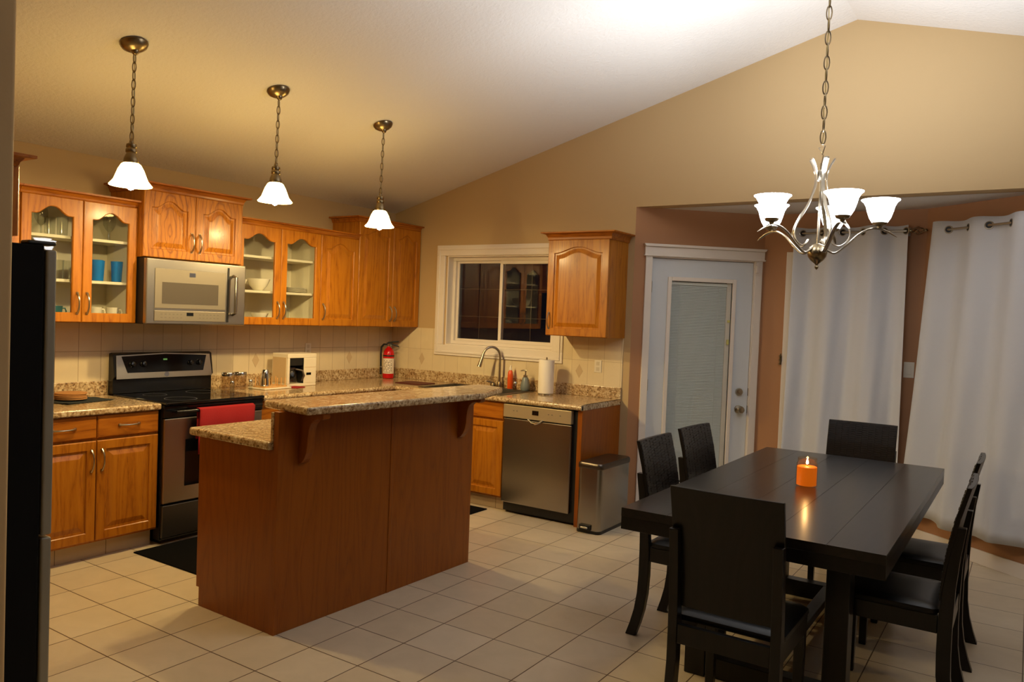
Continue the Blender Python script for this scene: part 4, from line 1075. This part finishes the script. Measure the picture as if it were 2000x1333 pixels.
# ---------------------------------------------------------------- lamps
def chain_mesh(m, p0, p1, link=.040, r=.0026, wdt=.0085, bend=None):
    p0, p1 = Vector(p0), Vector(p1); L = (p1-p0).length; n = max(1, round(L/(link*.80))); d = (p1-p0)/n
    for i in range(n):
        c = p0+d*(i+.5); ax = Vector((1, 0, 0)) if i % 2 else Vector((0, 1, 0)); h = d.length*.5+.005
        ax = (Matrix.Rotation(math.radians(25), 3, 'Z') @ ax)
        pts = []
        for k in range(14):
            a = 2*PI*k/14; pts.append(c+ax*(wdt*math.cos(a))+Vector((0, 0, 1))*(h*math.sin(a)*(1.0)))
        m.tube(pts, r, 5, closed=True)
    return m
slope = math.atan(SL)
def pendant(label, x, y, zb):
    t = thing('pendant_light', label, 'pendant lamp', (x, y, zb), 0, 'pendant lamps over the kitchen')
    zc_ = ZA+SL*x-zb
    rotc = Matrix.Rotation(-slope, 3, 'Y')
    m = MB(); m.lathe([(.066, 0), (.068, -.006), (.060, -.022), (.040, -.036), (.020, -.044), (.012, -.060), (.004, -.064)], (0, 0, zc_-.0015), 28, True, rotc); m.build('canopy', nickel_d, t, True)
    m = MB(); chain_mesh(m, (0.010, 0, zc_-.058), (0, 0, .250), .054, .0027, .0098); m.build('chain', nickel_d, t, True)
    m = MB(); m.tube([(.010, 0, zc_-.05), (.004, .003, (zc_+.245)/2), (0, 0, .24)], .0022, 6); m.build('cord', brass, t, True)
    m = MB(); m.lathe([(.004, .262), (.010, .255), (.012, .240), (.024, .232), (.026, .218), (.023, .212), (.027, .206), (.027, .192), (.024, .186), (.034, .162), (.038, .138), (.036, .134)], (0, 0, 0), 24, False); m.build('socket_cap', nickel_d, t, True)
    m = MB(); m.lathe([(.036, .137), (.046, .130), (.060, .105), (.070, .078), (.080, .052), (.094, .034), (.101, .026), (.100, .022), (.092, .030)], (0, 0, 0), 36, False); m.build('shade', pend_glow, t, True)
    m = MB(); m.lathe([(.001, .001), (.013, .006), (.021, .018), (.024, .034), (.018, .056), (.012, .077)], (0, 0, 0), 16); m.build('bulb', emis('lit bulb', PEND_COL, BULB_GLOW) if 'lit bulb' not in bpy.data.materials else bpy.data.materials['lit bulb'], t, True)
    return t
pendant('nearest pendant lamp with bell glass shade, leftmost of three', 1.30, -3.415, 2.087)
pendant('middle pendant lamp with bell glass shade of the row of three', 1.30, -2.508, 2.135)
pendant('farthest pendant lamp with bell glass shade, rightmost of three', 1.30, -1.598, 2.090)

CX, CY, CZ = 4.256, -1.700, 0.0
t = thing('chandelier', 'nickel five-arm chandelier with lit bell shades over the dining table', 'chandelier', (CX, CY, 1.805))
Z = lambda z: z-1.82
zc_ = Z(ZR-SL*(CX-XR)-.002)
m = MB(); m.lathe([(.066, 0), (.068, -.008), (.055, -.028), (.02, -.04), (.012, -.06)], (0, 0, zc_), 28, True, Matrix.Rotation(slope, 3, 'Y')); m.build('canopy', nickel_d, t, True)
m = MB(); chain_mesh(m, (0, 0, zc_-.055), (.0, 0, Z(2.425)), .072, .0034, .0125); m.build('chain', nickel_d, t, True)
m = MB(); m.tube([(.003*math.sin(i*2.1), .003*math.cos(i*1.7), (zc_-.05)*(1-i/20)+Z(2.42)*i/20) for i in range(21)], .0025, 6); m.build('cord', brass, t, True)
m = MB(); m.lathe([(.001, 0), (.007, .006), (.009, .014), (.005, .022), (.012, .030), (.030, .045), (.042, .062), (.046, .082), (.040, .105), (.024, .120), (.010, .126)], (0, 0, 0), 28); m.build('body', nickel_d, t, True)
m = MB(); m.tube([(0, 0, Z(1.94)), (0, 0, Z(2.33))], .006, 10); m.lathe([(.018, Z(2.245)), (.022, Z(2.25)), (.022, Z(2.29)), (.018, Z(2.295))], (0, 0, 0), 20)
m.tube([(.0, 0, Z(2.33)), (.006, 0, Z(2.37)), (-.018, .0, Z(2.405)), (.012, 0, Z(2.412)), (0, 0, Z(2.37))], .003, 6); m.build('stem', nickel, t, True)
def smooth_path(P, n=6):
    out = []
    for i in range(len(P)-1):
        p0, p1, p2, p3 = P[max(i-1, 0)], P[i], P[i+1], P[min(i+2, len(P)-1)]
        for k in range(n):
            s = k/n; out.append(tuple(.5*((2*b)+(-a+c)*s+(2*a-5*b+4*c-d)*s*s+(-a+3*b-3*c+d)*s**3) for a, b, c, d in zip(p0, p1, p2, p3)))
    out.append(P[-1]); return out
for k in range(5):
    a = math.radians(16+72*k); ca, sa = math.cos(a), math.sin(a); P3d = lambda r, z: (r*ca, r*sa, Z(z))
    tg = (-sa, ca, 0)
    R0 = .268
    m = MB(); pts = smooth_path([(.030, 1.925), (.075, 1.900), (.125, 1.935), (.180, 1.990), (.235, 2.018), (.290, 2.010), (.345, 1.978)])
    rr = [.008]*(len(pts)-6)+[.0075, .007, .006, .005, .0035, .002]
    m.tube([P3d(*q) for q in pts], rr, 10, flat=(tg, (1.25, .62))); arm = m.build('arm', nickel, t, True)
    m = MB(); pts = smooth_path([(.060, 2.352), (.038, 2.312), (.027, 2.265), (.034, 2.205), (.068, 2.128), (.115, 2.058), (.140, 2.000), (.130, 1.958), (.098, 1.934), (.070, 1.942), (.056, 1.964)])
    n = len(pts); rr = [.010 if i < n*.15 else .0065 for i in range(n)]; rr[-1] = .003; rr[0] = .005
    m.tube([P3d(*q) for q in pts], rr, 10, flat=(tg, (1.4, .5))); m.build('scroll', nickel, t, True)
    c = (R0*ca, R0*sa, 0)
    m = MB(); m.lathe([(.004, Z(2.015)), (.010, Z(2.022)), (.012, Z(2.028)), (.028, Z(2.034)), (.036, Z(2.050)), (.038, Z(2.062)), (.035, Z(2.063))], c, 20); m.build('shade_holder', nickel_d, arm, True)
    m = MB(); m.lathe([(.018, Z(2.040)), (.034, Z(2.046)), (.047, Z(2.068)), (.057, Z(2.098)), (.063, Z(2.122)), (.074, Z(2.142)), (.084, Z(2.150)), (.085, Z(2.153)), (.080, Z(2.149))], c, 32, False); m.build('shade', chan_glow, arm, True)
    l = bpy.data.lights.new('bulb_light', 'POINT'); l.energy = CHAN_W; l.color = CHAN_COL; l.shadow_soft_size = .03
    lo = bpy.data.objects.new('bulb_light', l); COL.objects.link(lo); lo.parent = t; lo.location = (c[0], c[1], Z(2.118))
l = bpy.data.lights.new('candle_light', 'POINT'); l.energy = .25; l.color = (1, .55, .2); l.shadow_soft_size = .01
lo = bpy.data.objects.new('candle_light', l); COL.objects.link(lo); lo.location = (4.266, -1.73, .915)
